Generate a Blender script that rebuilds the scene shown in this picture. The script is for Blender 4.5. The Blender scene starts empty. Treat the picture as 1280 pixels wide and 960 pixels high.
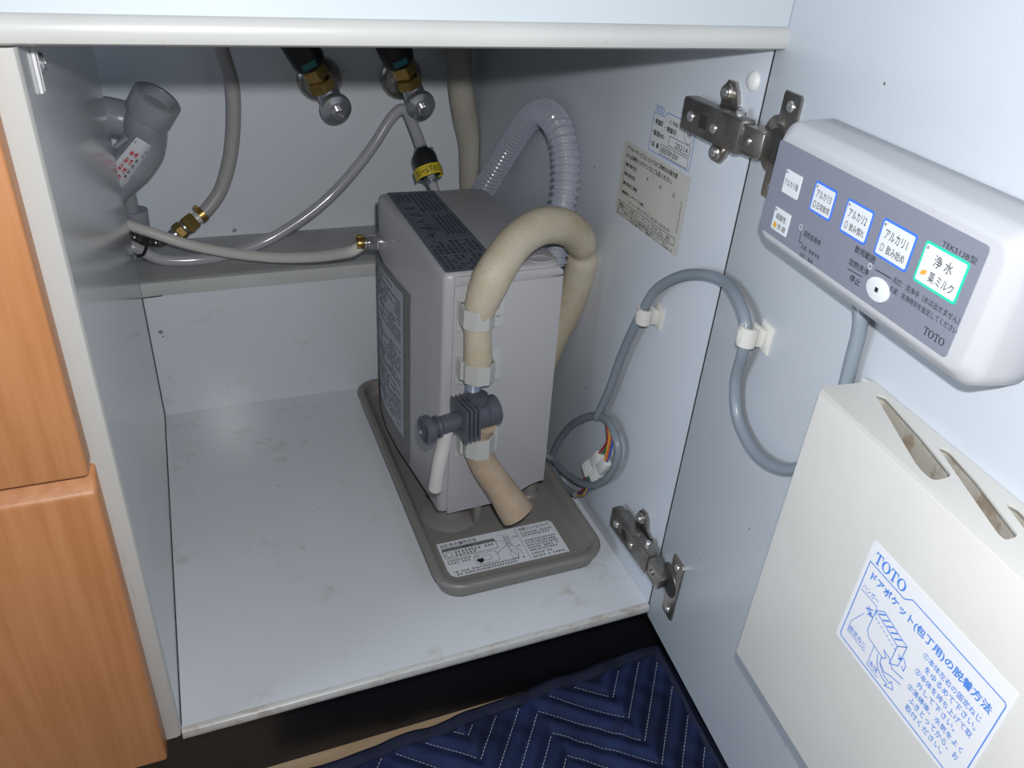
import bpy, bmesh, math, random
from mathutils import Vector, Matrix
S = bpy.context.scene
COL = S.collection
PI = math.pi
V = Vector
# ------------------------------------------------------------------ camera
FPX = 998.925
CAM = V((0.05913, -0.42001, 0.54730))
ROT = Matrix.Rotation(-0.418093, 3, 'Z') @ Matrix.Rotation(1.0145452, 3, 'X') @ Matrix.Rotation(0.0813816, 3, 'Z')
cd = bpy.data.cameras.new('camera'); cam = bpy.data.objects.new('camera', cd); COL.objects.link(cam)
cd.sensor_fit = 'HORIZONTAL'; cd.sensor_width = 36.0; cd.lens = FPX / 1280 * 36; cd.clip_start = 0.01
cam.matrix_world = Matrix.Translation(CAM) @ ROT.to_4x4()
S.camera = cam
# ------------------------------------------------------------------ world, lights, exposure
S.view_settings.view_transform = 'Standard'
try: S.view_settings.look = 'None'
except Exception: pass
S.view_settings.gamma = 1.0; S.view_settings.use_curve_mapping = False
S.view_settings.exposure = 0.0
w = bpy.data.worlds.new('world'); S.world = w; w.use_nodes = True
w.node_tree.nodes['Background'].inputs[0].default_value = (0.74, 0.80, 0.9, 1)
w.node_tree.nodes['Background'].inputs[1].default_value = 0.05
# the camera's own flash: a small source a little above and right of the lens
fl = bpy.data.lights.new('camera_flash', 'POINT'); fl.energy = 9.2; fl.shadow_soft_size = 0.006; fl.color = (0.985, 0.99, 1.0)
flo = bpy.data.objects.new('camera_flash', fl); COL.objects.link(flo)
flo.location = CAM + ROT @ V((0.016, 0.036, -0.008))
# daylight from the room's window, off to the left, facing the open door
wl = bpy.data.lights.new('window_daylight', 'AREA'); wl.shape = 'RECTANGLE'; wl.size = 1.1; wl.size_y = 0.9
wl.energy = 27.0; wl.color = (0.74, 0.87, 1.0)
wlo = bpy.data.objects.new('window_daylight', wl); COL.objects.link(wlo)
wlo.location = (-1.9, -0.40, 0.70)
wlo.rotation_euler = (V((0.38, -0.25, 0.25)) - wlo.location).to_track_quat('-Z', 'Y').to_euler()

# ------------------------------------------------------------------ dimensions
W = 0.4; D = 0.4272; D2 = 0.546; H1 = 0.1666; H = 0.4757; FLOOR = -0.1385; KY = 0.04
TH = -1.67455126
DD = V((math.cos(TH), math.sin(TH), 0)); UP = V((0, 0, 1)); DN = DD.cross(UP)

class Fr:
    def __init__(s, o, ex, ey):
        s.o = V(o); s.ex = V(ex).normalized(); s.ez = s.ex.cross(V(ey)).normalized(); s.ey = s.ez.cross(s.ex)
    def __call__(s, x, y=0, z=0): return s.o + s.ex * x + s.ey * y + s.ez * z
    def sub(s, x, y, z, ang=0):
        ex = s.ex * math.cos(ang) + s.ey * math.sin(ang); ey = -s.ex * math.sin(ang) + s.ey * math.cos(ang)
        return Fr(s(x, y, z), ex, ey)
WORLD = Fr((0, 0, 0), (1, 0, 0), (0, 1, 0))
DOOR = Fr((W, 0, 0), DD, UP)             # x = along the door from the hinge side, y = up, z = out of its inner face
RIGHT = Fr((W, 0, 0), (0, -1, 0), (0, 0, 1))   # the right side panel: x = towards the front, y = up, z = into the cabinet
FRONT = Fr((0, 0, 0), (1, 0, 0), (0, 0, 1))    # z = towards the viewer (-Y)

def ray(u, v):
    return ROT @ V(((u - 640) / FPX, -(v - 480) / FPX, -1.0))
def aty(u, v, y):
    r = ray(u, v); return CAM + r * ((y - CAM.y) / r.y)
def atx(u, v, x):
    r = ray(u, v); return CAM + r * ((x - CAM.x) / r.x)
def atz(u, v, z):
    r = ray(u, v); return CAM + r * ((z - CAM.z) / r.z)
def atd(u, v, o):
    r = ray(u, v); return CAM + r * ((o - (CAM - DOOR.o).dot(DN)) / r.dot(DN))

# ------------------------------------------------------------------ materials
def mat(name, col, rough=0.5, metal=0.0, var=0.0, vscale=30.0, bump=0.0, bscale=200.0, stretch=(1, 1, 1),
        col2=None, spec=0.5, trans=0.0, coat=0.0, spots=None, spotscale=40, spotcol=(0.3, 0.26, 0.2), sss=0.0, alpha=1.0, specks=0):
    m = bpy.data.materials.new(name); m.use_nodes = True
    nt = m.node_tree; b = nt.nodes['Principled BSDF']
    b.inputs['Base Color'].default_value = (*col, 1); b.inputs['Roughness'].default_value = rough
    b.inputs['Metallic'].default_value = metal; b.inputs['Specular IOR Level'].default_value = spec
    b.inputs['Transmission Weight'].default_value = trans; b.inputs['Coat Weight'].default_value = coat
    b.inputs['Alpha'].default_value = alpha
    if sss: b.inputs['Subsurface Weight'].default_value = sss; b.inputs['Subsurface Scale'].default_value = 0.004
    tc = nt.nodes.new('ShaderNodeTexCoord'); mp = nt.nodes.new('ShaderNodeMapping')
    nt.links.new(tc.outputs['Object'], mp.inputs[0]); mp.inputs['Scale'].default_value = stretch
    last = None
    if var or col2:
        n = nt.nodes.new('ShaderNodeTexNoise'); n.inputs['Scale'].default_value = vscale; n.inputs['Detail'].default_value = 6
        nt.links.new(mp.outputs[0], n.inputs['Vector'])
        r = nt.nodes.new('ShaderNodeValToRGB'); nt.links.new(n.outputs[0], r.inputs[0])
        c2 = col2 or tuple(c * (1 - var) for c in col)
        r.color_ramp.elements[0].position = 0.35; r.color_ramp.elements[0].color = (*c2, 1)
        r.color_ramp.elements[1].position = 0.62; r.color_ramp.elements[1].color = (*col, 1)
        last = r.outputs[0]; nt.links.new(last, b.inputs['Base Color'])
    if spots:
        n = nt.nodes.new('ShaderNodeTexNoise'); n.inputs['Scale'].default_value = spotscale; n.inputs['Detail'].default_value = 8; n.inputs['Roughness'].default_value = 0.7
        nt.links.new(mp.outputs[0], n.inputs['Vector'])
        r = nt.nodes.new('ShaderNodeValToRGB'); nt.links.new(n.outputs[0], r.inputs[0])
        r.color_ramp.elements[0].position = spots; r.color_ramp.elements[0].color = (0, 0, 0, 1)
        r.color_ramp.elements[1].position = min(1, spots + 0.12); r.color_ramp.elements[1].color = (0.6, 0.6, 0.6, 1)
        mx = nt.nodes.new('ShaderNodeMix'); mx.data_type = 'RGBA'
        nt.links.new(r.outputs[0], mx.inputs[0])
        if last: nt.links.new(last, mx.inputs[6])
        else: mx.inputs[6].default_value = (*col, 1)
        mx.inputs[7].default_value = (*spotcol, 1)
        nt.links.new(mx.outputs[2], b.inputs['Base Color'])
    if specks:
        n = nt.nodes.new('ShaderNodeTexVoronoi'); n.inputs['Scale'].default_value = specks
        nt.links.new(tc.outputs['Object'], n.inputs['Vector'])
        r = nt.nodes.new('ShaderNodeValToRGB'); nt.links.new(n.outputs['Distance'], r.inputs[0])
        r.color_ramp.elements[0].position = 0.016; r.color_ramp.elements[0].color = (0.9, 0.9, 0.9, 1)
        r.color_ramp.elements[1].position = 0.036; r.color_ramp.elements[1].color = (0, 0, 0, 1)
        mx = nt.nodes.new('ShaderNodeMix'); mx.data_type = 'RGBA'
        nt.links.new(r.outputs[0], mx.inputs[0])
        src = b.inputs['Base Color'].links[0].from_socket if b.inputs['Base Color'].links else None
        if src: nt.links.new(src, mx.inputs[6])
        else: mx.inputs[6].default_value = (*col, 1)
        mx.inputs[7].default_value = (0.07, 0.055, 0.04, 1); nt.links.new(mx.outputs[2], b.inputs['Base Color'])
    if bump:
        n = nt.nodes.new('ShaderNodeTexNoise'); n.inputs['Scale'].default_value = bscale; n.inputs['Detail'].default_value = 3
        nt.links.new(mp.outputs[0], n.inputs['Vector'])
        bp = nt.nodes.new('ShaderNodeBump'); bp.inputs['Strength'].default_value = bump; bp.inputs['Distance'].default_value = 0.0006
        nt.links.new(n.outputs[0], bp.inputs['Height']); nt.links.new(bp.outputs[0], b.inputs['Normal'])
    return m
M = {}
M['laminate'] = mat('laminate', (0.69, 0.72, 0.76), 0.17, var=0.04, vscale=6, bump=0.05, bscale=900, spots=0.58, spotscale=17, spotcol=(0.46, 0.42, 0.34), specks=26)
M['left_laminate'] = mat('left_panel_laminate', (0.66, 0.68, 0.70), 0.13, var=0.04, vscale=6, bump=0.03, bscale=900, specks=30)
M['trim'] = mat('stained_trim', (0.50, 0.50, 0.485), 0.34, spots=0.60, spotscale=34, stretch=(5, 1, 0.35), spotcol=(0.36, 0.33, 0.29))
M['bounce_cut'] = mat('bounce_cut_dark', (0.05, 0.05, 0.05), 0.8)  # dark only to soak up bounce under the unseen top
M['dirty_edge'] = mat('grimy_edge', (0.54, 0.54, 0.53), 0.36, spots=0.50, spotscale=60, stretch=(1, 4, 1), spotcol=(0.33, 0.27, 0.18))
M['panel_laminate'] = mat('right_panel_laminate', (0.56, 0.60, 0.66), 0.26, var=0.04, vscale=6, bump=0.05, bscale=900, spots=0.66, spotscale=17, spotcol=(0.47, 0.45, 0.42), specks=26)  # same laminate, the panel's dimmer light put into its base colour
M['door_laminate'] = mat('door_laminate', (0.46, 0.49, 0.53), 0.32, var=0.03, vscale=8, bump=0.10, bscale=900, spots=0.66, spotscale=24, spotcol=(0.47, 0.44, 0.40), specks=32)  # same laminate, base darkened to offset the nearer flash
M['edge'] = mat('edge_banding', (0.51, 0.515, 0.505), 0.32, var=0.08, vscale=12, spots=0.63, spotscale=50, spotcol=(0.36, 0.32, 0.25))
M['apron'] = mat('apron_laminate', (0.50, 0.55, 0.585), 0.35, var=0.04, vscale=9, spots=0.74, spotscale=20, spotcol=(0.42, 0.38, 0.3))
M['kick'] = mat('black_vinyl', (0.008, 0.008, 0.010), 0.42, var=0.2, vscale=20, bump=0.3, bscale=500)
M['wood'] = mat('maple_veneer', (0.52, 0.235, 0.10), 0.45, vscale=22, col2=(0.45, 0.19, 0.072), stretch=(7, 7, 0.35), bump=0.2, bscale=160)
M['floor'] = mat('beige_flooring', (0.50, 0.36, 0.23), 0.5, vscale=12, col2=(0.42, 0.28, 0.17), stretch=(1, 6, 1))
M['wallback'] = mat('back_board', (0.74, 0.78, 0.83), 0.36, var=0.04, vscale=7, spots=0.66, spotscale=18, spotcol=(0.5, 0.46, 0.4), specks=24)
M['ledge'] = mat('ledge_strip', (0.44, 0.44, 0.44), 0.5, var=0.12, vscale=12, spots=0.6, spotscale=40, spotcol=(0.2, 0.18, 0.14))
M['strip'] = mat('ledge_front_strip', (0.57, 0.58, 0.57), 0.4, var=0.08, vscale=14, spots=0.66, spotscale=30, spotcol=(0.40, 0.30, 0.16))
M['plastic'] = mat('ionizer_shell', (0.46, 0.46, 0.485), 0.30, bump=0.15, bscale=1500)
M['plastic2'] = mat('clip_plastic', (0.52, 0.535, 0.52), 0.38)
M['plate'] = mat('side_plate_grey', (0.17, 0.165, 0.165), 0.45)
M['label_blue'] = mat('label_slate', (0.13, 0.15, 0.19), 0.38)
M['side_label'] = mat('side_label_grey', (0.38, 0.42, 0.46), 0.45)
M['tray'] = mat('tray_plastic', (0.225, 0.212, 0.20), 0.38, bump=0.12, bscale=1200)
M['white_label'] = mat('white_label', (0.72, 0.74, 0.78), 0.45)
M['ink'] = mat('black_ink', (0.012, 0.012, 0.016), 0.6)
M['ink_grey'] = mat('grey_ink', (0.10, 0.10, 0.13), 0.6)
M['ink_dark'] = mat('slate_ink', (0.022, 0.024, 0.034), 0.6)
M['ink_blue'] = mat('blue_ink', (0.05, 0.20, 0.62), 0.6)
M['ink_red'] = mat('red_ink', (0.6, 0.03, 0.06), 0.6)
M['paper'] = mat('aged_paper', (0.50, 0.50, 0.46), 0.6, var=0.07, vscale=40, spots=0.66, spotscale=30, spotcol=(0.46, 0.44, 0.36))
M['paper2'] = mat('inspection_label_paper', (0.58, 0.60, 0.62), 0.5, var=0.05, vscale=40)
M['foam'] = mat('foam_sleeve', (0.56, 0.51, 0.41), 0.55, vscale=45, col2=(0.52, 0.445, 0.32), bump=0.5, bscale=500, spots=0.57, spotscale=34, spotcol=(0.36, 0.24, 0.12))
M['foam2'] = mat('brown_foam_sleeve', (0.46, 0.36, 0.26), 0.5, vscale=70, col2=(0.41, 0.31, 0.215), bump=0.6, bscale=700)
M['pipe_beige'] = mat('beige_pipe_cover', (0.46, 0.43, 0.36), 0.6, vscale=30, col2=(0.40, 0.37, 0.31), bump=0.3, bscale=400)
def clear_mat(name, tint, mixf, rough):
    m = bpy.data.materials.new(name); m.use_nodes = True; nt = m.node_tree
    b = nt.nodes['Principled BSDF']; out = nt.nodes['Material Output']
    b.inputs['Base Color'].default_value = (*tint, 1); b.inputs['Roughness'].default_value = rough
    b.inputs['Coat Weight'].default_value = 0.6; b.inputs['Coat Roughness'].default_value = 0.04
    t = nt.nodes.new('ShaderNodeBsdfTransparent'); mx = nt.nodes.new('ShaderNodeMixShader')
    lw = nt.nodes.new('ShaderNodeLayerWeight'); lw.inputs[0].default_value = 0.35
    mr = nt.nodes.new('ShaderNodeMapRange'); mr.inputs[3].default_value = mixf; mr.inputs[4].default_value = 1.0
    nt.links.new(lw.outputs['Facing'], mr.inputs[0]); nt.links.new(mr.outputs[0], mx.inputs[0])
    nt.links.new(t.outputs[0], mx.inputs[1]); nt.links.new(b.outputs[0], mx.inputs[2]); nt.links.new(mx.outputs[0], out.inputs[0])
    return m
M['corr'] = clear_mat('clear_corrugated_vinyl', (0.58, 0.62, 0.74), 0.38, 0.12)
M['inner'] = mat('milky_inner_tube', (0.42, 0.42, 0.42), 0.3)
M['clear_hose'] = mat('translucent_grey_hose', (0.46, 0.46, 0.48), 0.12, coat=0.4, var=0.1, vscale=20)
M['white_hose'] = mat('white_vinyl_hose', (0.64, 0.62, 0.58), 0.25)
M['grey_hose'] = mat('grey_hose', (0.40, 0.385, 0.38), 0.4)
M['white_tube'] = mat('white_silicone_tube', (0.62, 0.61, 0.60), 0.4)
M['pvc'] = mat('grey_pvc', (0.33, 0.345, 0.38), 0.28, bump=0.1, bscale=400)
M['cable'] = mat('grey_cable_sheath', (0.20, 0.235, 0.27), 0.33)
M['valve_grey'] = mat('dark_grey_plastic', (0.085, 0.09, 0.115), 0.3)
M['tube_blue'] = mat('blue_grey_tube', (0.20, 0.25, 0.33), 0.3)
M['nickel'] = mat('nickel_plated_steel', (0.47, 0.44, 0.41), 0.28, metal=0.92, var=0.35, vscale=60, bump=0.2, bscale=300)
M['nickel_dark'] = mat('worn_nickel', (0.33, 0.31, 0.29), 0.34, metal=0.88, var=0.4, vscale=70, bump=0.3, bscale=300)
M['chrome'] = mat('chrome', (0.66, 0.66, 0.67), 0.22, metal=0.85)
M['chrome_dull'] = mat('dull_chrome', (0.42, 0.45, 0.48), 0.32, metal=0.8, var=0.2, vscale=80)
M['brass'] = mat('brass', (0.50, 0.33, 0.11), 0.32, metal=0.9, var=0.3, vscale=70)
M['black'] = mat('black_rubber', (0.010, 0.012, 0.013), 0.45)
M['teal'] = mat('teal_tape', (0.03, 0.22, 0.22), 0.5)
M['yellow'] = mat('yellow_tag', (0.70, 0.55, 0.03), 0.45)
M['white'] = mat('white_plastic', (0.68, 0.68, 0.67), 0.3)
M['clipw'] = mat('cable_clip_plastic', (0.60, 0.59, 0.55), 0.4)
M['control'] = mat('control_housing', (0.43, 0.435, 0.46), 0.28)
M['face'] = mat('slate_faceplate', (0.195, 0.205, 0.255), 0.35, var=0.03, vscale=300)
M['key'] = mat('white_key', (0.62, 0.64, 0.67), 0.35)
M['key_blue'] = mat('blue_key_border', (0.05, 0.17, 0.72), 0.4)
M['key_green'] = mat('green_key_border', (0.02, 0.55, 0.36), 0.4)
M['ivory'] = mat('ivory_plastic', (0.56, 0.555, 0.53), 0.34, var=0.03, vscale=20, bump=0.08, bscale=900, spots=0.72, spotscale=30, spotcol=(0.3, 0.24, 0.15))
M['slot'] = mat('stained_slot', (0.45, 0.43, 0.38), 0.5, spots=0.50, spotscale=60, spotcol=(0.22, 0.14, 0.07))
M['slot_floor'] = mat('slot_floor', (0.30, 0.28, 0.24), 0.6, spots=0.55, spotscale=90, spotcol=(0.15, 0.1, 0.05))
M['pocket_label'] = mat('pocket_label', (0.66, 0.67, 0.70), 0.4)
M['blanket'] = mat('navy_quilt', (0.010, 0.024, 0.098), 0.85, vscale=22, col2=(0.005, 0.011, 0.048), bump=0.8, bscale=260, spots=0.56, spotscale=20, spotcol=(0.004, 0.005, 0.012))
M['binding'] = mat('navy_binding', (0.010, 0.014, 0.040), 0.8, bump=0.6, bscale=400)
M['thread'] = mat('white_thread', (0.42, 0.44, 0.50), 0.8)
for n, c in dict(red=(0.35, 0.02, 0.03), blue=(0.03, 0.09, 0.45), green=(0.02, 0.16, 0.06), amber=(0.62, 0.35, 0.05), orange=(0.6, 0.15, 0.03)).items():
    M['wire_' + n] = mat(n + '_wire', c, 0.35)
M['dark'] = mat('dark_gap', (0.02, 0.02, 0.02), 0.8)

# ------------------------------------------------------------------ mesh builder
_tc = {}
def text_mesh(s, bold=0.0):
    k = (s, bold)
    if k in _tc: return _tc[k]
    c = bpy.data.curves.new('t', 'FONT'); c.body = s; c.size = 1; c.resolution_u = 2; c.offset = bold
    o = bpy.data.objects.new('t', c); COL.objects.link(o)
    dg = bpy.context.evaluated_depsgraph_get(); dg.update()
    me = o.evaluated_get(dg).to_mesh()
    vs = [tuple(v.co) for v in me.vertices]; fs = [tuple(p.vertices) for p in me.polygons]
    o.evaluated_get(dg).to_mesh_clear()
    bpy.data.objects.remove(o); bpy.data.curves.remove(c)
    if not vs: vs, fs = [(0, 0, 0), (1, 0, 0), (1, 1, 0)], [(0, 1, 2)]
    x0 = min(v[0] for v in vs); x1 = max(v[0] for v in vs); y0 = min(v[1] for v in vs); y1 = max(v[1] for v in vs)
    _tc[k] = (vs, fs, x0, x1, y0, y1); return _tc[k]

def catmull(pts, sub):
    P = [V(p) for p in pts]; out = []
    for i in range(len(P) - 1):
        a = P[i - 1] if i else P[0] * 2 - P[1]; b = P[i]; c = P[i + 1]; d = P[i + 2] if i + 2 < len(P) else P[-1] * 2 - P[-2]
        for j in range(sub):
            t = j / sub
            out.append(0.5 * ((2 * b) + (c - a) * t + (2 * a - 5 * b + 4 * c - d) * t * t + (3 * b - a - 3 * c + d) * t ** 3))
    out.append(P[-1]); return out

class B:
    def __init__(s): s.v = []; s.f = []
    def add(s, vs, fs):
        n = len(s.v); s.v += [V(v) for v in vs]; s.f += [tuple(i + n for i in f) for f in fs]; return s
    def bm(s, b, fr=None):
        b.verts.ensure_lookup_table(); b.verts.index_update()
        vs = [v.co.copy() for v in b.verts]
        if fr: vs = [fr(*v) for v in vs]
        s.add(vs, [[v.index for v in f.verts] for f in b.faces]); b.free(); return s
    def box(s, lo, hi, fr=None, bev=0.0, seg=2):
        b = bmesh.new(); bmesh.ops.create_cube(b, size=1)
        c = (V(lo) + V(hi)) / 2; d = V(hi) - V(lo)
        for v in b.verts: v.co = V((c[i] + v.co[i] * d[i] for i in range(3)))
        if bev: bmesh.ops.bevel(b, geom=b.edges[:], offset=min(bev, min(abs(x) for x in d) * 0.49), segments=seg, profile=0.5, affect='EDGES')
        return s.bm(b, fr)
    def prism(s, poly, z0, z1, fr=None, bev=0.0, seg=2, taper=1.0):
        b = bmesh.new()
        cx = sum(p[0] for p in poly) / len(poly); cy = sum(p[1] for p in poly) / len(poly)
        lo = [b.verts.new((p[0], p[1], z0)) for p in poly]
        hi = [b.verts.new((cx + (p[0] - cx) * taper, cy + (p[1] - cy) * taper, z1)) for p in poly]
        n = len(poly); b.faces.new(lo[::-1]); top = b.faces.new(hi)
        for i in range(n): b.faces.new((lo[i], lo[(i + 1) % n], hi[(i + 1) % n], hi[i]))
        bmesh.ops.recalc_face_normals(b, faces=b.faces[:])
        if bev:
            eg = [e for e in b.edges if e.verts[0] in hi and e.verts[1] in hi]
            bmesh.ops.bevel(b, geom=eg, offset=bev, segments=seg, profile=0.5, affect='EDGES')
        return s.bm(b, fr)
    def tube(s, pts, r, n=14, sub=8, cap=True, raw=False):
        P = [V(p) for p in pts] if raw else catmull(pts, sub)
        m = len(P); rad = r if callable(r) else None
        if isinstance(r, (list, tuple)):
            rr = r
            def rad(t):
                x = t * (len(rr) - 1); i = min(int(x), len(rr) - 2); f = x - i; return rr[i] * (1 - f) + rr[i + 1] * f
        t0 = (P[1] - P[0]).normalized(); u = t0.orthogonal().normalized(); vs = []; fs = []
        for i in range(m):
            t = (P[min(i + 1, m - 1)] - P[max(i - 1, 0)]).normalized()
            u = (u - t * u.dot(t)).normalized(); w_ = t.cross(u)
            R_ = rad(i / (m - 1)) if rad else r
            for k in range(n):
                a = 2 * PI * k / n; vs.append(P[i] + (u * math.cos(a) + w_ * math.sin(a)) * R_)
        for i in range(m - 1):
            for k in range(n):
                k2 = (k + 1) % n; fs.append((i * n + k, i * n + k2, (i + 1) * n + k2, (i + 1) * n + k))
        if cap: fs.append(tuple(range(n))[::-1]); fs.append(tuple((m - 1) * n + k for k in range(n)))
        return s.add(vs, fs)
    def lathe(s, prof, o, ax, n=24, cap=True, phase=0.0):
        o = V(o); t = V(ax).normalized(); u = t.orthogonal().normalized(); w_ = t.cross(u); vs = []; fs = []
        for (r, h) in prof:
            for k in range(n):
                a = 2 * PI * k / n + phase; vs.append(o + t * h + (u * math.cos(a) + w_ * math.sin(a)) * max(r, 1e-5))
        for i in range(len(prof) - 1):
            for k in range(n):
                k2 = (k + 1) % n; fs.append((i * n + k, i * n + k2, (i + 1) * n + k2, (i + 1) * n + k))
        if cap: fs.append(tuple(range(n))[::-1]); fs.append(tuple((len(prof) - 1) * n + k for k in range(n)))
        return s.add(vs, fs)
    def text(s, t, fr, x, y, w=None, h=None, z=0.0002, bold=0.0, al='L', ang=0):
        vs, fs, x0, x1, y0, y1 = text_mesh(t, bold)
        if h is None: k = w / (x1 - x0); sx = sy = k
        elif w is None: sx = sy = h / (y1 - y0)
        else: sx = w / (x1 - x0); sy = h / (y1 - y0)
        ww = (x1 - x0) * sx; ox = {'L': 0, 'C': -ww / 2, 'R': -ww}[al]
        ca, sa = math.cos(ang), math.sin(ang)
        def T(v):
            a = ox + (v[0] - x0) * sx; b = (v[1] - y0) * sy
            return fr(x + a * ca - b * sa, y + a * sa + b * ca, z)
        return s.add([T(v) for v in vs], fs)
    def rect(s, fr, x0, y0, x1, y1, z=0.0002, r=0.0):
        if r:
            p = rrect(x0, y0, x1, y1, r, 4); return s.add([fr(a, b, z) for a, b in p], [tuple(range(len(p)))])
        return s.add([fr(x0, y0, z), fr(x1, y0, z), fr(x1, y1, z), fr(x0, y1, z)], [(0, 1, 2, 3)])
    def line(s, fr, pts, w, z=0.0002, closed=False):
        q = list(pts) + ([pts[0]] if closed else [])
        for (a, b) in zip(q[:-1], q[1:]):
            dx, dy = b[0] - a[0], b[1] - a[1]; L = math.hypot(dx, dy) or 1e-9; nx, ny = -dy / L * w / 2, dx / L * w / 2; ex, ey = dx / L * w * .3, dy / L * w * .3
            s.add([fr(a[0] + nx - ex, a[1] + ny - ey, z), fr(a[0] - nx - ex, a[1] - ny - ey, z), fr(b[0] - nx + ex, b[1] - ny + ey, z), fr(b[0] + nx + ex, b[1] + ny + ey, z)], [(0, 1, 2, 3)])
        return s
    def marks(s, fr, x, y, L, h, seed=0, z=0.0002, dens=0.9):
        R_ = random.Random(seed); n = max(1, int(L / (h * 1.08)))
        for i in range(n):                                   # character-sized clusters of small strokes (print too fine to read)
            if R_.random() > dens: continue
            cx = x + i * L / n
            for k in range(3):
                yy = y + h * (0.02 + 0.36 * k); a = R_.uniform(0, .25); b_ = R_.uniform(.6, .9)
                s.rect(fr, cx + a * h, yy, cx + b_ * h, yy + h * .17, z)
            for k in range(2):
                xx = cx + h * R_.uniform(.1, .75); s.rect(fr, xx, y + h * R_.uniform(0, .3), xx + h * .16, y + h * R_.uniform(.7, .95), z)
        return s
    def serif_T(s, fr, x, y, w, h, z=0.0002):
        a = w * .09; st = w * .2
        s.rect(fr, x, y + h - a * 1.2, x + w, y + h, z); s.rect(fr, x + w / 2 - st / 2, y, x + w / 2 + st / 2, y + h, z)
        s.rect(fr, x, y + h * .72, x + a, y + h, z); s.rect(fr, x + w - a, y + h * .72, x + w, y + h, z)
        s.rect(fr, x + w * .25, y, x + w * .75, y + a, z); return s
    def serif_O(s, fr, x, y, w, h, z=0.0002):
        n = 28; vs = []
        for i in range(n):
            t = 2 * PI * i / n
            vs.append(fr(x + w / 2 + w / 2 * math.cos(t), y + h / 2 + h / 2 * math.sin(t), z))
            vs.append(fr(x + w / 2 + w * .29 * math.cos(t), y + h / 2 + h * .43 * math.sin(t), z))
        return s.add(vs, [(2 * i, 2 * ((i + 1) % n), 2 * ((i + 1) % n) + 1, 2 * i + 1) for i in range(n)])
    def toto(s, fr, x, y, w, h, z=0.0002):
        u = w / 4.25
        s.serif_T(fr, x, y, u * .95, h, z); s.serif_O(fr, x + u, y, u * 1.1, h, z)
        s.serif_T(fr, x + u * 2.17, y, u * .95, h, z); s.serif_O(fr, x + u * 3.17, y, u * 1.08, h, z); return s

def rrect(x0, y0, x1, y1, r, n=5):
    out = []
    for cx, cy, a0 in ((x1 - r, y0 + r, -PI / 2), (x1 - r, y1 - r, 0), (x0 + r, y1 - r, PI / 2), (x0 + r, y0 + r, PI)):
        for i in range(n + 1):
            a = a0 + PI / 2 * i / n; out.append((cx + r * math.cos(a), cy + r * math.sin(a)))
    return out
def circle(cx, cy, r, n=24, ry=None):
    return [(cx + r * math.cos(2 * PI * i / n), cy + (ry or r) * math.sin(2 * PI * i / n)) for i in range(n)]

def origin_of(o):
    p = V((0, 0, 0))
    while o: p += o.location; o = o.parent
    return p
def obj(name, b, m, parent=None, smooth=True, angle=35, label=None, loc=None, recalc=True):
    base = origin_of(parent) if parent else V((0, 0, 0))
    if loc is not None and not parent: base = V(loc)
    me = bpy.data.meshes.new(name)
    me.from_pydata([tuple(v - base) for v in b.v], [], b.f)
    if recalc:
        q = bmesh.new(); q.from_mesh(me); bmesh.ops.recalc_face_normals(q, faces=q.faces[:]); q.to_mesh(me); q.free()
    me.materials.append(M[m] if isinstance(m, str) else m)
    if smooth:
        me.shade_smooth()
        me.set_sharp_from_angle(angle=math.radians(angle))
    o = bpy.data.objects.new(name, me); COL.objects.link(o)
    if parent: o.parent = parent
    else: o.location = base
    if label: o['label'] = label
    return o
def thing(name, label, cat, loc=(0, 0, 0), group=None):
    o = bpy.data.objects.new(name, None); COL.objects.link(o); o.location = loc; o.empty_display_size = 0.02
    o['label'] = label; o['category'] = cat
    if group: o['group'] = group
    return o
def tag(o, label, cat, group=None):
    o['label'] = label; o['category'] = cat
    if group: o['group'] = group
    return o
def flat(name, b, m, parent, **k): return obj(name, b, m, parent, smooth=False, recalc=False, **k)
def screw(bb, fr, x, y, z, r=0.003, h=0.0012):
    """pan head with a recessed cross built as raised quarter lands"""
    o = fr(x, y, z)
    bb.lathe([(r, 0), (r, h * .5), (r * .8, h), (r * .45, h), (r * .4, h * .4)], o, fr.ez, 16)
    bb.box((x - r * .42, y - r * .09, z + h * .3), (x + r * .42, y + r * .09, z + h * .95), fr)
    bb.box((x - r * .09, y - r * .42, z + h * .3), (x + r * .09, y + r * .42, z + h * .95), fr)

# ================================================================== SETTING
b = B().box((-1.4, -1.6, FLOOR - 0.02), (1.6, 0.62, FLOOR)); o = obj('floor', b, 'floor'); o['kind'] = 'structure'
b = B().box((-0.30, D2, FLOOR), (1.0, D2 + 0.02, 0.78)); o = obj('wall_back', b, 'wallback'); o['kind'] = 'structure'

# ================================================================== KITCHEN CABINET
cab = thing('sink_cabinet', 'open white laminate under-sink cabinet with a black toe kick and hinged door', 'cabinet', (0.2, 0.2, FLOOR))
# left side panel and its rounded front edge
lp = obj('side_panel', B().box((-0.0155, 0.0, -0.002), (0.0, D, 0.70)), 'left_laminate', cab)
prof = [(0, 0)] + [(-0.0035 * math.sin(a), 0.0035 - 0.0035 * math.cos(a)) for a in (PI / 6, PI / 3, PI / 2)]
b = B(); poly = [(-0.0160, 0.0), (-0.0160, -0.0015), (-0.0148, -0.0035), (-0.0125, -0.0045), (-0.0035, -0.0045), (-0.0010, -0.0035), (0.0003, -0.0012), (0.0003, 0.0005), (-0.016, 0.0005)]
b.prism(poly, -0.0035, 0.474); obj('edge_trim', b, 'trim', lp)
# right side panel
rp = obj('side_panel', B().box((W, 0.0, -0.010), (W + 0.016, D2 - 0.0005, 0.70)), 'panel_laminate', cab)
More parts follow.
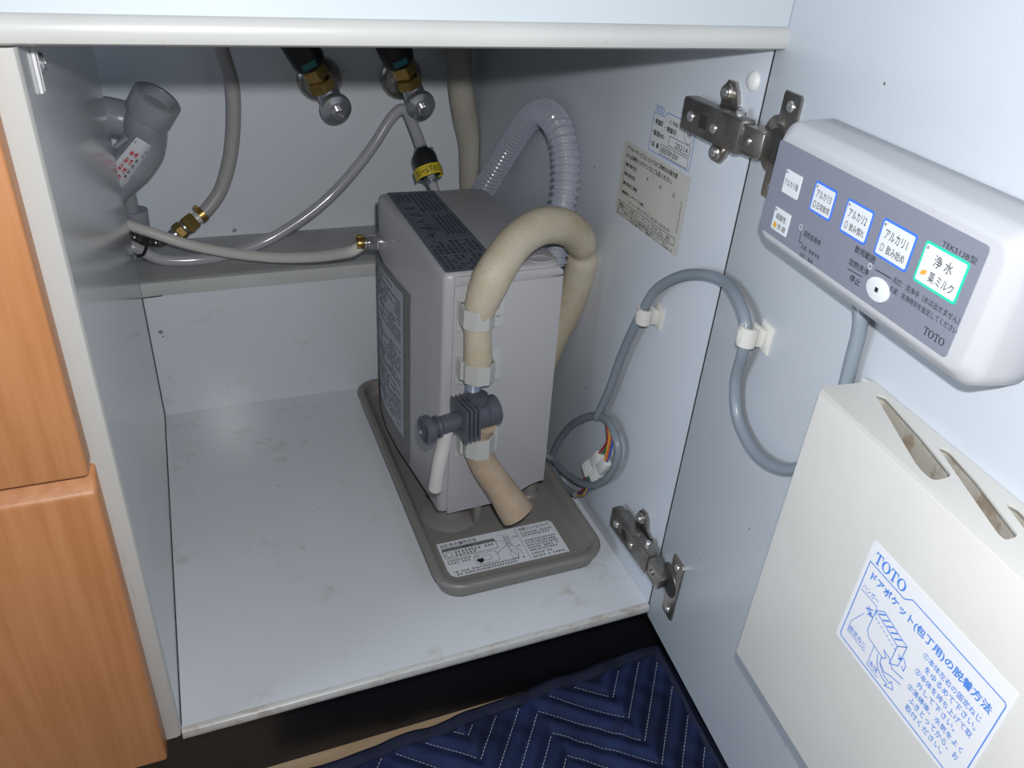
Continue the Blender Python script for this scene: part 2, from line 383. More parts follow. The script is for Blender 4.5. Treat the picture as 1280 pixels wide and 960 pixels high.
# bottom panel
bp_ = obj('bottom_panel', B().box((0.0002, 0.0, -0.0095), (W - 0.0002, D + 0.008, 0.0)), 'laminate', cab)
b = B(); poly = [(0.0, 0.0005), (-0.0022, 0.0003), (-0.0042, -0.0012), (-0.005, -0.0040), (-0.0048, -0.0075), (-0.0030, -0.0098), (0.0, -0.0103)]
b.prism(poly, 0.0004, W - 0.001, Fr((0, 0, 0), (0, 1, 0), (0, 0, 1))); obj('edge_trim', b, 'dirty_edge', bp_)
# lower back panel, the service ledge behind it
lb = obj('back_panel', B().box((0.0002, D, 0.0), (W - 0.0002, D + 0.010, 0.1515)), 'laminate', cab)
b = B(); screw(b, Fr((0, D, 0), (1, 0, 0), (0, 0, 1)), 0.0119, 0.1078, 0.0, 0.0024); obj('screw', b, 'chrome_dull', lb)
lg = obj('service_ledge', B().box((-0.14, D + 0.0105, 0.151), (W - 0.0002, D2 - 0.0005, H1 - 0.0005)), 'ledge', cab)
b = B().box((0.0, D - 0.0012, 0.1508), (W - 0.0004, D + 0.0105, H1), bev=0.0012); obj('ledge_front', b, 'strip', lg)
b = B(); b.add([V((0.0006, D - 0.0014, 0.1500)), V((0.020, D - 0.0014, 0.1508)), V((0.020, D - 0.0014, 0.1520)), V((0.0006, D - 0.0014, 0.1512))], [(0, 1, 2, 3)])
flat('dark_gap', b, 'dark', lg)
# top rail with post-formed edge, apron above it, unseen top that cuts bounced light
b = B(); poly = [(0.0, H), (-0.009, H), (-0.0120, H + 0.0014), (-0.0135, H + 0.0045), (-0.0135, H + 0.0085), (-0.0120, H + 0.0115), (-0.0095, H + 0.013), (0.0, H + 0.013)]
b.prism(poly, -0.16, W - 0.0008, Fr((0, 0, 0), (0, 1, 0), (0, 0, 1)), ); obj('front_rail', b, 'edge', cab)
obj('apron_panel', B().box((-0.16, -0.0095, H + 0.0130), (W - 0.0012, 0.0, 0.70)), 'apron', cab)
b = B().box((-0.16, 0.0005, H + 0.001), (W - 0.0005, 0.016, H + 0.017)); obj('rail_batten', b, 'laminate', cab)
b = B().box((0.0005, 0.0165, 0.520), (W - 0.0005, D2 - 0.0005, 0.535)); obj('bounce_cut_top', b, 'bounce_cut', cab)  # unseen, set low and dark to cut bounce onto the back wall
# toe kick
b = B().box((-0.30, KY, FLOOR + 0.0005), (0.78, KY + 0.012, -0.0108)); obj('toe_kick', b, 'kick', cab)
# door stop bracket on the left panel, white cap on the right one
LEFT = Fr((0, 0, 0), (0, 1, 0), (0, 0, 1))
b = B().box((0.0355, 0.4460, 0.0), (0.0425, 0.4800, 0.0018), LEFT, 0.0006); b.box((0.0405, 0.4460, 0.0), (0.0425, 0.4800, 0.0022), LEFT, 0.0005)
st = obj('strike_plate', b, 'white', cab)
b = B(); screw(b, LEFT, 0.0570, 0.4565, 0.0, 0.0050, 0.0026); obj('screw', b, 'chrome', cab)
b = B(); b.lathe([(0.0062, 0), (0.0062, 0.0006), (0.0052, 0.0018), (0.003, 0.0026), (0.0004, 0.0029)], atx(942, 101, W), (-1, 0, 0), 24); obj('screw_cap', b, 'white', cab, label='white domed screw cap')
# service labels on the right panel
x0, x1, y0, y1 = -0.1214, -0.0617, 0.3792, 0.4158
b = B().rect(RIGHT, x0, y0, x1, y1, 0.0003, 0.001)
l1 = flat('inspection_label', b, 'paper2', cab, label='small white label with a blue outline')
b = B(); z = 0.0005; w_ = x1 - x0; h_ = y1 - y0
b.toto(RIGHT, x0 + .002, y1 - .0062, .0125, .0050, z)
b.line(RIGHT, [(x0 + .0005, y0 + .001), (x0 + .0005, y1 - .0072), (x0 + .0155, y1 - .0072), (x0 + .0195, y1 - .0035), (x1 - .0008, y1 - .0035), (x1 - .0008, y0 + .001)], .0005, z, True)
flat('blue_print', b, 'ink_blue', l1)
b = B()
b.text('K 9080', RIGHT, x0 + .024, y1 - .0105, w=.012, h=.0032, z=z)
b.text('・検査証', RIGHT, x0 + .0015, y1 - .0150, w=.015, h=.0042, z=z, bold=.022); b.text('・検査印', RIGHT, x0 + .0185, y1 - .0165, w=.016, h=.0042, z=z, bold=.022)
b.text('・製造NO.', RIGHT, x0 + .0015, y1 - .0235, w=.019, h=.0042, z=z, bold=.022)
b.line(RIGHT, [(x0 + .027, y1 - .0185), (x1 - .004, y1 - .0185), (x1 - .004, y1 - .0255), (x0 + .027, y1 - .0255)], .0004, z, True)
b.text('20214', RIGHT, x0 + .036, y1 - .0245, w=.017, h=.0040, z=z)
b.text('・品  番', RIGHT, x0 + .0015, y1 - .0318, w=.013, h=.0040, z=z, bold=.022)
b.line(RIGHT, [(x0 + .017, y1 - .0272), (x1 - .004, y1 - .0272), (x1 - .004, y1 - .0345), (x0 + .017, y1 - .0345)], .0004, z, True)
b.text('KBE070IM BSW', RIGHT, x0 + .0185, y1 - .0330, w=.024, h=.0044, z=z)
b.line(RIGHT, circle(x1 - .0085, y1 - .0115, .0062, 26), .0003, z, True); b.text('HM', RIGHT, x1 - .0108, y1 - .0135, w=.0052, h=.0036, z=z)
flat('printed_text', b, 'ink', l1)
x0, x1, y0, y1 = -0.1590, -0.0580, 0.3155, 0.3768
b = B().rect(RIGHT, x0, y0, x1, y1, 0.00025, 0.001)
l2 = flat('service_label', b, 'paper', cab, label='larger yellowed grey label full of small print')
b = B(); rows = ['アフターサービスについてのご用命はお取付店', 'または東陶メンテナンスにご依頼ください。']
b.text(rows[0], RIGHT, x0 + .006, y1 - .0062, w=.078, h=.0040, z=.0005, bold=.02); b.text(rows[1], RIGHT, x0 + .006, y1 - .0122, w=.072, h=.0040, z=.0005, bold=.02)
for k, (t, ww) in enumerate((('■お取付日', .017), ('■お取付店', .017), ('■お取付工事店', .023), ('■東陶メンテナンス(株)', .036))):
    b.text(t, RIGHT, x0 + .008, y1 - .0190 - .0078 * k, w=ww, h=.0034, z=.0005, bold=.02)
for k, t in enumerate('年月日'): b.text(t, RIGHT, x0 + .042 + .020 * k, y1 - .0205, h=.0032, z=.0005)
b.text('フリーダイヤル 0120-1010-05', RIGHT, x0 + .020, y1 - .0475, w=.066, h=.0033, z=.0005)
b.line(RIGHT, [(x0 + .004, y1 - .0490), (x1 - .006, y1 - .0490), (x1 - .006, y1 - .0555 + .001), (x0 + .004, y1 - .0555 + .001)], .0004, .0005, True)
b.line(RIGHT, [(x0 + .0315, y1 - .0490), (x0 + .0315, y1 - .0545)], .0004, .0005)
b.text('商品シリーズ名', RIGHT, x0 + .006, y1 - .0535, w=.024, h=.0034, z=.0005, bold=.02); b.text('スーパーレガセスL   BS', RIGHT, x0 + .033, y1 - .0535, w=.055, h=.0036, z=.0005)
b.text('尚、ご用命の際は本体裏側表面に貼りつけてあり', RIGHT, x0 + .004, y1 - .0577 - .0005, w=.082, h=.0028, z=.0005); b.text('ますラベルの商品番号をご確認下さい。※5060 ⑤', RIGHT, x0 + .004, y1 - .0605 - .0004, w=.090, h=.0026, z=.0005)
for k in range(3):
    yy = y1 - .0160 - .0085 * k
    b.line(RIGHT, [(x0 + .0075, yy), (x0 + .0060, yy), (x0 + .0060, yy - .0065), (x0 + .0075, yy - .0065)], .0004, .0005)
    b.line(RIGHT, [(x1 - .0070, yy - .004), (x1 - .0055, yy - .004), (x1 - .0055, yy - .0105), (x1 - .0070, yy - .0105)], .0004, .0005)
flat('printed_text', b, 'ink', l2)

# door
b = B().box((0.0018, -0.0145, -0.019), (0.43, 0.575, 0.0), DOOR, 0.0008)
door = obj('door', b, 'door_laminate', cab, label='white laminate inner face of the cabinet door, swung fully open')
b = B().box((0.0012, -0.0145, -0.0215), (0.43, 0.575, -0.0192), DOOR, 0.0006); obj('front_veneer', b, 'wood', door, label='orange wood veneer of the door front')

b = B().box((W + 0.0004, -0.0010, -0.009), (W + 0.0155, -0.0001, H)); obj('door_gap_shade', b, 'dark', cab)  # black strip painted in for the shadow gap beside the door
b = B().box((-0.0002, 0.001, -0.001), (0.0007, D - 0.001, 0.0004)); b.box((0.0, D - .0008, 0.0), (0.0007, D, 0.150)); obj('panel_joint_shade', b, 'dark', cab)  # dark strips painted in for the shaded gaps along floor and back
# concealed hinges
def hinge(zc, swing, lab):
    """zc: height of the arm. arm on the side panel, link across the gap, cup plate on the door"""
    h = obj('hinge', B().box((-0.061, zc - 0.0110, 0.0052), (0.006, zc + 0.0110, 0.0165), RIGHT, 0.0018), 'nickel_dark', cab, label=lab)
    b = B().box((-0.058, zc - .006, 0.0), (-0.012, zc + .006, 0.0052), RIGHT, .0008)
    for s_ in (1, -1):
        b.prism([(-0.038, zc + s_ * .004), (-0.038, zc + s_ * .021), (-0.0345, zc + s_ * .0265), (-0.0270, zc + s_ * .0265), (-0.0225, zc + s_ * .021), (-0.0195, zc + s_ * .013), (-0.012, zc + s_ * .0105), (-0.012, zc + s_ * .004)][::s_], 0.0, 0.0030, RIGHT, .0006)
        b.lathe([(.0055, 0), (.0055, .003), (.0045, .0042)], RIGHT(-0.0305, zc + s_ * .0195, .0025), RIGHT.ez, 18)
    obj('mounting_plate', b, 'nickel', h)
    b = B()
    for s_ in (1, -1): screw(b, RIGHT, -0.0305, zc + s_ * .0195, 0.0062, .0032, .0012)
    screw(b, RIGHT, -0.049, zc, .0165, .0038, .0012); screw(b, RIGHT, -0.0215, zc - .001, .0165, .0034, .0012)
    for s_ in (1,): b.lathe([(.0030, 0), (.0030, .004), (.002, .005)], RIGHT(-0.006, zc + .0100, .010), UP, 12)
    obj('screw', b, 'chrome', h)
    b = B().rect(RIGHT, -0.0385, zc - .0045, -0.0300, zc + .0040, .01675, .0008); flat('arm_slot', b, 'dark', h)
    # link: bright channel from the arm's front end over to the cup
    a = RIGHT(0.003, zc, 0.0105); c = DOOR(0.026, zc - 0.001 + swing, 0.006)
    e = (c - a); L = e.length; up = UP; fr = Fr(a, e, up)
    b = B().box((-0.002, -0.0078, -0.0045), (L, 0.0078, 0.0045), fr, 0.0015)
    b.box((L * .05, -0.0088, -0.0055), (L * .95, -0.0070, 0.0050), fr, 0.0006); b.box((L * .05, 0.0070, -0.0055), (L * .95, 0.0088, 0.0050), fr, 0.0006)
    b.lathe([(.0030, 0), (.0030, .0008), (.0015, .0016)], fr(L * .42, 0, .0045), fr.ez, 14)
    obj('link_arm', b, 'nickel', h)
    # cup plate and cup on the door
    zc2 = zc + swing
    pl = [(0.0235, zc2 - .030), (0.0245, zc2 - .032), (0.0400, zc2 - .032), (0.0420, zc2 - .030), (0.0420, zc2 + .030), (0.0400, zc2 + .032), (0.0245, zc2 + .032), (0.0235, zc2 + .030)]
    b = B().prism(pl, 0.0, 0.0018, DOOR, .0006)
    arc = [(0.0245 - 0.0145 * math.sin(PI * i / 14), zc2 + 0.0175 * math.cos(PI * i / 14)) for i in range(15)]
    b.prism(arc, 0.0, 0.0015, DOOR, .0005)
    obj('cup_plate', b, 'nickel', h)
    b = B(); cc = (0.0265, zc2)
    ring = circle(cc[0], cc[1], .0128, 28)
    b.prism(ring, 0.0018, 0.0024, DOOR, .0003); obj('cup_rim', b, 'nickel_dark', h)
    b = B(); b.add([DOOR(x, y, .00245) for x, y in circle(cc[0] + .002, cc[1], .0108, 28)], [tuple(range(28))]); flat('cup_well_shade', b, 'dark', h)  # flat dark disc stands for the shade inside the hollow cup
    for s_ in (1, -1):
        b = B(); screw(b, DOOR, 0.0335, zc2 + s_ * .0245, .0018, .0035, .0012); obj('plate_screw', b, 'chrome', h)
    return h
hinge(0.4235, 0.001, 'upper concealed hinge, its link going behind the control box')
hinge(0.0570, -0.005, 'lower concealed hinge near the bottom of the door')

# ================================================================== NEIGHBOURING DRAWER UNIT
dr = thing('drawer_unit', 'kitchen drawer unit with orange wood fronts left of the open cabinet', 'cabinet', (-0.2, 0.2, FLOOR))
obj('carcass', B().box((-0.42, 0.0, -0.008), (-0.0165, 0.40, 0.474)), 'laminate', dr)
SIDE = Fr((0, 0, 0), (0, 1, 0), (0, 0, 1))
def drawer_front(poly, x0, x1, name='drawer_front'):
    b = bmesh.new(); lo = [b.verts.new((x0, y, z)) for y, z in poly]; hi = [b.verts.new((x1, y, z)) for y, z in poly]
    n = len(poly); b.faces.new(lo); b.faces.new(hi[::-1])
    for i in range(n): b.faces.new((lo[i], hi[i], hi[(i + 1) % n], lo[(i + 1) % n]))
    bmesh.ops.recalc_face_normals(b, faces=b.faces[:])
    bmesh.ops.bevel(b, geom=b.edges[:], offset=0.0022, segments=3, profile=0.5, affect='EDGES')
    return obj(name, B().bm(b), 'wood', dr)
drawer_front([(-0.0205, 0.2560), (-0.0205, 0.4745), (-0.0010, 0.4745), (-0.0010, 0.2560)], -0.42, -0.0120)
drawer_front([(-0.0205, -0.0050), (-0.0205, 0.2440), (-0.0080, 0.2540), (-0.0010, 0.2540), (-0.0010, -0.0050)], -0.42, -0.0105)

# ================================================================== BLANKET
random.seed(4)
bl = thing('moving_blanket', 'navy quilted moving blanket with white zigzag stitching spread over the floor', 'blanket', (0.3, -0.2, FLOOR))
BZ = FLOOR + 0.0012
XA, XB, YA, YB = 0.02, 0.403, -0.60, 0.04
# far edge runs slightly askew; the zigzag axis follows it
ea = V((0.1109, 0.0155, 0)); eb = V((0.454, 0.0395, 0)); ed = (eb - ea).normalized(); en = V((-ed.y, ed.x, 0))
legA = V((0.0836, -0.0625, 0)); legB = V((0.0628, 0.0820, 0))
PER = (legA + legB); 
# zigzag in quilt coordinates (s, t) around P0: triangle wave along PERdir
pd = PER.normalized(); pn = V((-pd.y, pd.x, 0)); P0 = V((0.3896, -0.0524, 0)); PL = PER.length
amp_s = legA.dot(pd); amp_n = legB.dot(pn)
def tri(s_):
    f = (s_ / PL) % 1.0; k = legB.dot(pd) / PL
    return f / k * amp_n if f < k else (1 - (f - k) / (1 - k)) * amp_n
SP = 0.0262
def chev(x, y):
    q = V((x, y, 0)) - P0; return (q.dot(pn) - tri(q.dot(pd)))
def bh(x, y):
    d = chev(x, y) / SP; h = (0.5 - 0.5 * math.cos(2 * PI * d)) ** 0.7 * 0.0052
    h += 0.0015 * math.sin(x * 61 + y * 23) * math.sin(y * 47 - x * 19) + 0.0008 * math.sin(x * 190 + 3 * math.sin(y * 80))
    return BZ + 0.0058 + h
nx, ny = 190, 170; vs = []; fs = []
for j in range(ny + 1):
    for i in range(nx + 1):
        fx = i / nx; fy = j / ny
        far = ea + ed * (XA - 0.06 + (XB - XA) * fx)
        p = V((far.x, YA + (far.y - YA) * fy, 0)); z = bh(p.x, p.y)
        vs.append(V((p.x, p.y, z)))
for j in range(ny):
    for i in range(nx):
        a = j * (nx + 1) + i; fs.append((a, a + 1, a + nx + 2, a + nx + 1))
top = len(vs)
b = B().add(vs, fs)
# skirt down to the floor
rim = [j * (nx + 1) for j in range(ny + 1)]; rim2 = [j * (nx + 1) + nx for j in range(ny + 1)]; far_ = [ny * (nx + 1) + i for i in range(nx + 1)]; near_ = list(range(nx + 1))
for L_ in (rim, rim2, far_, near_):
    n0 = len(b.v); b.v += [V((b.v[i].x, b.v[i].y, BZ)) for i in L_]
    for k in range(len(L_) - 1): b.f.append((L_[k], L_[k + 1], n0 + k + 1, n0 + k))
obj('quilted_cover', b, 'blanket', bl, angle=80)
# binding along the far edge
pts = []
for i in range(24):
    p = ea + ed * (-0.045 + 0.390 * i / 23); pts.append(V((p.x, p.y - 0.001 + 0.0012 * math.sin(i * 1.3), BZ + 0.0072 + 0.0012 * math.sin(i * 2.1))))
b = B().tube(pts, 0.0070, 10, 4); obj('edge_binding', b, 'binding', bl)
b = B().tube([V((.4560 - .003 * i + .001 * math.sin(i * 2), .036 - i * .045, BZ + .0072 + .0008 * math.sin(i * 1.7))) for i in range(13)], 0.0070, 10, 5); obj('edge_binding', b, 'binding', bl)
# stitches
b = B(); k_ = legB.dot(pd) / PL
def ontop(p): return V((p.x, p.y, bh(p.x, p.y) + 0.0014))
for row in range(-14, 14):
    for rep in range(-6, 6):
        for (sa, sb) in ((0, k_), (k_, 1)):
            qa = P0 + pd * ((rep + sa) * PL) + pn * (tri((sa + 1e-6) * PL if sa else 1e-9) + row * SP)
            qb = P0 + pd * ((rep + sb) * PL) + pn * ((amp_n if sb < 1 else 0) + row * SP)
            L_ = (qb - qa).length; d_ = (qb - qa) / L_; n_ = int(L_ / 0.0036)
            for i in range(n_):
                p = qa + d_ * (i * 0.0036 + 0.0004)
                q_ = p + d_ * 0.0026
                far_y = ea.y + (p.x - ea.x) * ed.y / ed.x
                if not (0.09 < p.x < 0.447 and -0.22 < p.y < far_y - 0.008): continue
                A_ = ontop(p); C_ = ontop(q_); sd = V((-d_.y, d_.x, 0)) * 0.00034
                mid = (A_ + C_) / 2 + V((0, 0, 0.0005))
                b.add([A_ + sd, A_ - sd, mid - sd, mid + sd, C_ - sd, C_ + sd], [(0, 1, 2, 3), (3, 2, 4, 5)])
o = obj('stitching', b, 'thread', bl, recalc=False, label='white dashed zigzag stitches'); o['kind'] = 'stuff'

# ================================================================== DRIP TRAY
tx0, tx1, ty0, ty1 = 0.2165, 0.3835, 0.0500, 0.4120
tr = thing('drip_tray', 'grey-brown plastic drip tray under the ionizer with a printed white sticker', 'tray', (0.3, 0.23, 0.0))
def ring_loft(rings, close_top=True, close_bot=True):
    b = B(); n = len(rings[0][0]); vs = []; fs = []
    for poly, z in rings: vs += [V((p[0], p[1], z)) for p in poly]
    for i in range(len(rings) - 1):
        for k in range(n):
            k2 = (k + 1) % n; fs.append((i * n + k, i * n + k2, (i + 1) * n + k2, (i + 1) * n + k))
    if close_bot: fs.append(tuple(range(n))[::-1])
    if close_top: fs.append(tuple((len(rings) - 1) * n + k for k in range(n)))
    return b.add(vs, fs)
def rr(i, r=0.026): return rrect(tx0 + i, ty0 + i, tx1 - i, ty1 - i, max(r - i, .006), 8)
b = ring_loft([(rr(.008), .0003), (rr(.0055), .003), (rr(.0035), .0140), (rr(.0008), .0150), (rr(0), .0175), (rr(.0008), .0195), (rr(.0022), .0205), (rr(.0062), .0205), (rr(.0080), .0198), (rr(.0095), .0180), (rr(.0120), .0075), (rr(.0145), .0052), (rr(.0180), .0045)])
obj('tray_pan', b, 'tray', tr)
for (x, y, r) in ((0.352, 0.172, .0085), (0.352, 0.318, .0085), (0.252, 0.318, .0085)):
    b = B().lathe([(r + .003, 0), (r + .001, .0015), (r, .004), (r * .92, .0245)], (x, y, .0046), UP, 20); obj('riser_post', b, 'tray', tr)
b = B().box((0.279, 0.140, .0046), (0.286, 0.160, .029), bev=.0015); obj('riser_rib', b, 'tray', tr)
b = B().lathe([(.030, 0), (.027, .002), (.0165, .0045), (.0145, .009), (.0135, .0245)], (0.262, 0.166, .0046), UP, 28); obj('riser_post', b, 'tray', tr)
# sticker on the tray
TF = Fr((0.2352, 0.0775, 0.0047), (1, 0, 0), (0, 1, 0)); TW, TH_ = 0.1205, 0.0470
b = B(); p_ = [(0.0, TH_), (0.0, 0.010), (0.0015, 0.004), (0.006, 0.0005), (TW, 0.0), (TW, TH_ - 0.004), (TW - .003, TH_)]
b.prism(p_[::-1], 0.0, .0003, TF)
sk = obj('tray_sticker', b, 'white_label', tr, smooth=False)
b = B(); z = .0005
b.text('水抜弁の操作方法', TF, .002, TH_ - .0072, w=.037, h=.0050, z=z, bold=.012)
b.text('水受トレイについて', TF, .0835, TH_ - .0072, w=.033, h=.0050, z=z, bold=.012)
b.line(TF, [(.0805, .001), (.0805, TH_ - .001)], .0003, z)
b.line(TF, rrect(.0025, .0250, .0560, .0385, .002, 3), .0005, z, True); bg = B().rect(TF, .0028, .0345, .0557, .0382, z - .0001); b.marks(TF, .0230, .0350, .014, .0026, 5, z + .0001)
b.marks(TF, .0130, .0300, .041, .0030, 3, z); b.marks(TF, .0130, .0262, .022, .0030, 4, z); b.line(TF, circle(.0075, .0297, .0032, 16), .0005, z, True)
b.line(TF, rrect(.0290, .0090, .0520, .0225, .003, 3), .0004, z, True); b.line(TF, circle(.0410, .0160, .005, 16, .0033), .0004, z, True); b.text('押す', TF, .0300, .0185, h=.0026, z=z)
b.add([TF(*q, z) for q in ((.0325, .0100), (.0370, .0125), (.0370, .0165), (.0325, .0165), (.0325, .0178), (.0300, .0145), (.0325, .0112))], [tuple(range(7))])
for k in range(2): b.marks(TF, .003, .0205 - .0035 * k, .024 - .002 * k, .0024, 10 + k, z)
for k, L_ in enumerate((.070, .066, .012)): b.marks(TF, .004 + .001 * k, .0062 + .0000 - .0 + (2 - k) * .0 - k * .0 + 0, 0.0001, .001, 1, z)
for k, L_ in enumerate((.072, .060)): b.marks(TF, .004 + .003 * k, .0052 - .0034 * k, L_, .0024, 20 + k, z)
# sketch of the valve
b.line(TF, [(.0520, .018), (.0640, .026), (.0660, .029)], .0004, z); b.line(TF, [(.0660, .040), (.0660, .018), (.0700, .010)], .0005, z); b.line(TF, [(.0690, .041), (.0690, .024), (.0750, .016), (.0755, .010)], .0004, z)
for k in range(5): b.line(TF, [(.0640, .024 + .003 * k), (.0715, .025 + .003 * k)], .0004, z)
b.line(TF, [(.0560, .034), (.0620, .033), (.0640, .030)], .0003, z); b.line(TF, [(.0600, .041), (.0645, .040)], .0003, z); b.line(TF, [(.0710, .033), (.0760, .035)], .0003, z)
b.marks(TF, .0750, .0340, .005, .0022, 31, z); b.marks(TF, .0730, .0210, .005, .0022, 32, z); b.line(TF, circle(.0680, .0130, .004, 12, .006), .0003, z, True)
for k, (yy, L_) in enumerate(((.0355, .034), (.0320, .030), (.0250, .033), (.0215, .032), (.0180, .033), (.0145, .032), (.0110, .030), (.0065, .022), (.0022, .034))): b.marks(TF, .0835, yy, L_, .0024, 40 + k, z)
flat('printed_text', b, 'ink', sk); flat('printed_band', bg, 'plate', sk)

# ================================================================== WATER IONIZER
ion = thing('water_ionizer', 'tall grey plastic water ionizer standing in the drip tray', 'water ionizer', (0.295, 0.24, 0.029))
XR, YF, YB_ = 0.347, 0.1385, 0.3390
def unit_warp(b):
    for v in b.v:
        if v.x > .30: v.x += .0035 * max(0, (.281 - v.z)) / .25
        if v.z < .045 and v.x > .312: v.z += .018 * min(1, (v.x - .312) / .028) ** .7
    return b
def outline(bulge, ins=0.0):
    L = [(.2405, .1440), (.2385, .17), (.2385 - .0045 * bulge, .21), (.2365 - .0070 * bulge, .25), (.2350 - .0075 * bulge, .29), (.2335 - .003 * bulge, .325), (.2345, .336), (.2385, .3390)]
    P_ = L + [(XR - .012, YB_), (XR - .004, YB_ - .003), (XR, YB_ - .012), (XR, YF + .012), (XR - .0035, YF + .0035), (XR - .012, YF), (.247, YF), (.2430, YF + .0010), (.2412, YF + .0030)]
    cx, cy = .293, .238
    return [(x + (cx - x) / abs(cx - x) * ins * min(1, abs(cx - x) / .04), y + (cy - y) / max(1e-6, abs(cy - y)) * ins * min(1, abs(cy - y) / .08)) for x, y in P_][::-1]
b = ring_loft([(outline(1.0, .003), .0295), (outline(1.0, .0006), .0315), (outline(1.0), .034), (outline(1.0), .215), (outline(.85), .230), (outline(.3), .262), (outline(.1), .2745), (outline(0, .0006), .2780), (outline(0, .0022), .2802), (outline(0, .005), .2812)])
body = obj('body', unit_warp(b), 'plastic', ion, angle=50)
# front cover with an arched lower right corner, lid seam
fc = [(.2492, .0298), (.310, .0298), (.318, .0298), (.326, .0300), (.333, .0300), (.340, .0300), (XR - .001, .0305), (XR - .001, .2700), (.2492, .2700)]
b = B().prism([(x, z) for x, z in fc], .0, .0022, Fr((0, YF, 0), (1, 0, 0), (0, 0, 1)), .0012); unit_warp(b); obj('front_cover', b, 'plastic', ion)
b = B().prism([(.2492, .2712), (XR - .001, .2712), (XR - .001, .2752), (XR - .005, .2785), (.2492, .2785)], 0, .0018, Fr((0, YF, 0), (1, 0, 0), (0, 0, 1)), .0014); obj('lid_edge', b, 'plastic', ion)
# finger dimple at the front right corner of the top
b = B(); ct = V((.3290, .1500, .2812)); vs = []; fs = []
for k, (rx, dz) in enumerate(((.0120, 0.0002), (.0110, .0010), (.0092, .0012), (.0078, .0006), (.0050, .0005))):
    vs += [ct + V((rx * math.cos(2 * PI * i / 28), rx * .72 * math.sin(2 * PI * i / 28), dz)) for i in range(28)]
for k in range(4):
    for i in range(28): fs.append((k * 28 + i, k * 28 + (i + 1) % 28, (k + 1) * 28 + (i + 1) % 28, (k + 1) * 28 + i))
fs.append(tuple(4 * 28 + i for i in range(28)))
b.add(vs, fs); obj('lid_catch', b, 'plastic', ion)
# dark instruction label on the top
LF = Fr((0.2425, 0.1410, 0.2813), (1, 0, 0), (0, 1, 0))
b = B().add([LF(*q, .0002) for q in ((.002, .0), (.0470, .0005), (.049, .003), (.0485, .194), (.0005, .195), (.0, .002))], [tuple(range(6))])
tl = flat('top_label', b, 'label_blue', ion, label='dark slate instruction label on top')
RF = Fr((0.2425 + .0475, 0.1410, 0.2813), (0, 1, 0), (-1, 0, 0))   # rows run front to back
b = B(); z = .0004; c_ = 0
for k in range(9):
    for j in range(2): b.marks(RF, .004 + .032 * j, .0022 + .0049 * k, .029 if (k + j) % 3 else .020, .0034, c_ + 100, z); c_ += 1
for k in range(5): b.marks(RF, .078, .0022 + .0040 * k, .048, .0026, c_ + 100, z, .95); c_ += 1
for k in range(6): b.marks(RF, .135, .0022 + .0045 * k, .054, .0028, c_ + 100, z, .95); c_ += 1
b.line(RF, [(.073, .0010), (.073, .022), (.128, .022), (.128, .0010)], .0003, z, True)
for k in range(4): b.marks(RF, .088 + .0 * k, .0240 + .0032 * k, .018, .0022, c_ + 100, z); c_ += 1
rnd = random.Random(9)
for k in range(5):                                                   # the small line sketches
    x_ = .080 + .017 * k; y_ = .036
    pts = [(x_ + rnd.uniform(-.006, .006), y_ + rnd.uniform(-.006, .006)) for _ in range(7)]; b.line(RF, pts, .0006, z)
for k in range(3): b.marks(RF, .165, .030 + .0045 * k, .022, .003, c_ + 100, z); c_ += 1
flat('printed_text', b, 'ink', tl)
# side plate: dark grey field with a printed panel, on the curved left side
def lx(y):
    P_ = [(.1440, .2405), (.17, .2385), (.21, .2340), (.25, .2295), (.29, .2275), (.325, .2305), (.336, .2345)]
    for (a, xa), (c, xc) in zip(P_, P_[1:]):
        if a <= y <= c: return xa + (xc - xa) * (y - a) / (c - a)
    return P_[-1][1]
def side_sheet(y0, y1, ztop, zbot, off, n=14):
    b = B(); vs = []; fs = []
    for i in range(n + 1):
        y = y0 + (y1 - y0) * i / n
        vs += [V((lx(y) - off, y, zbot(y))), V((lx(y) - off, y, ztop(y)))]
    for i in range(n): fs.append((2 * i, 2 * i + 2, 2 * i + 3, 2 * i + 1))
    return b.add(vs, fs)
b = side_sheet(.214, .334, lambda y: .2275 - .004 * ((y - .214) / .12) ** 2, lambda y: .036, .0005); sp = obj('side_plate', b, 'plate', ion, recalc=False)
b = side_sheet(.229, .333, lambda y: .2225 - .004 * ((y - .214) / .12) ** 2, lambda y: .060 - .0 * y, .0008); sl = obj('side_label', b, 'side_label', sp, recalc=False)
b = B(); sf = random.Random(2)
for r_ in range(40):
    zz = .216 - r_ * .0038
    if r_ in (1, 14, 15, 27): continue
    y = .236
    while y < .326:
        L_ = sf.uniform(.004, .02) if r_ not in (2, 13, 26) else .089
        L_ = min(L_, .327 - y)
        if sf.random() < .8 or L_ > .05:
            n_ = 1 + int(L_ / .01)
            for q in range(n_):
                ya = y + L_ * q / n_; yb = y + L_ * (q + 1) / n_
                b.add([V((lx(ya) - .0011, ya, zz)), V((lx(yb) - .0011, yb, zz)), V((lx(yb) - .0011, yb, zz + .0013)), V((lx(ya) - .0011, ya, zz + .0013))], [(0, 1, 2, 3)])
        y += L_ + .003
flat('printed_text', b, 'ink_grey', sl)
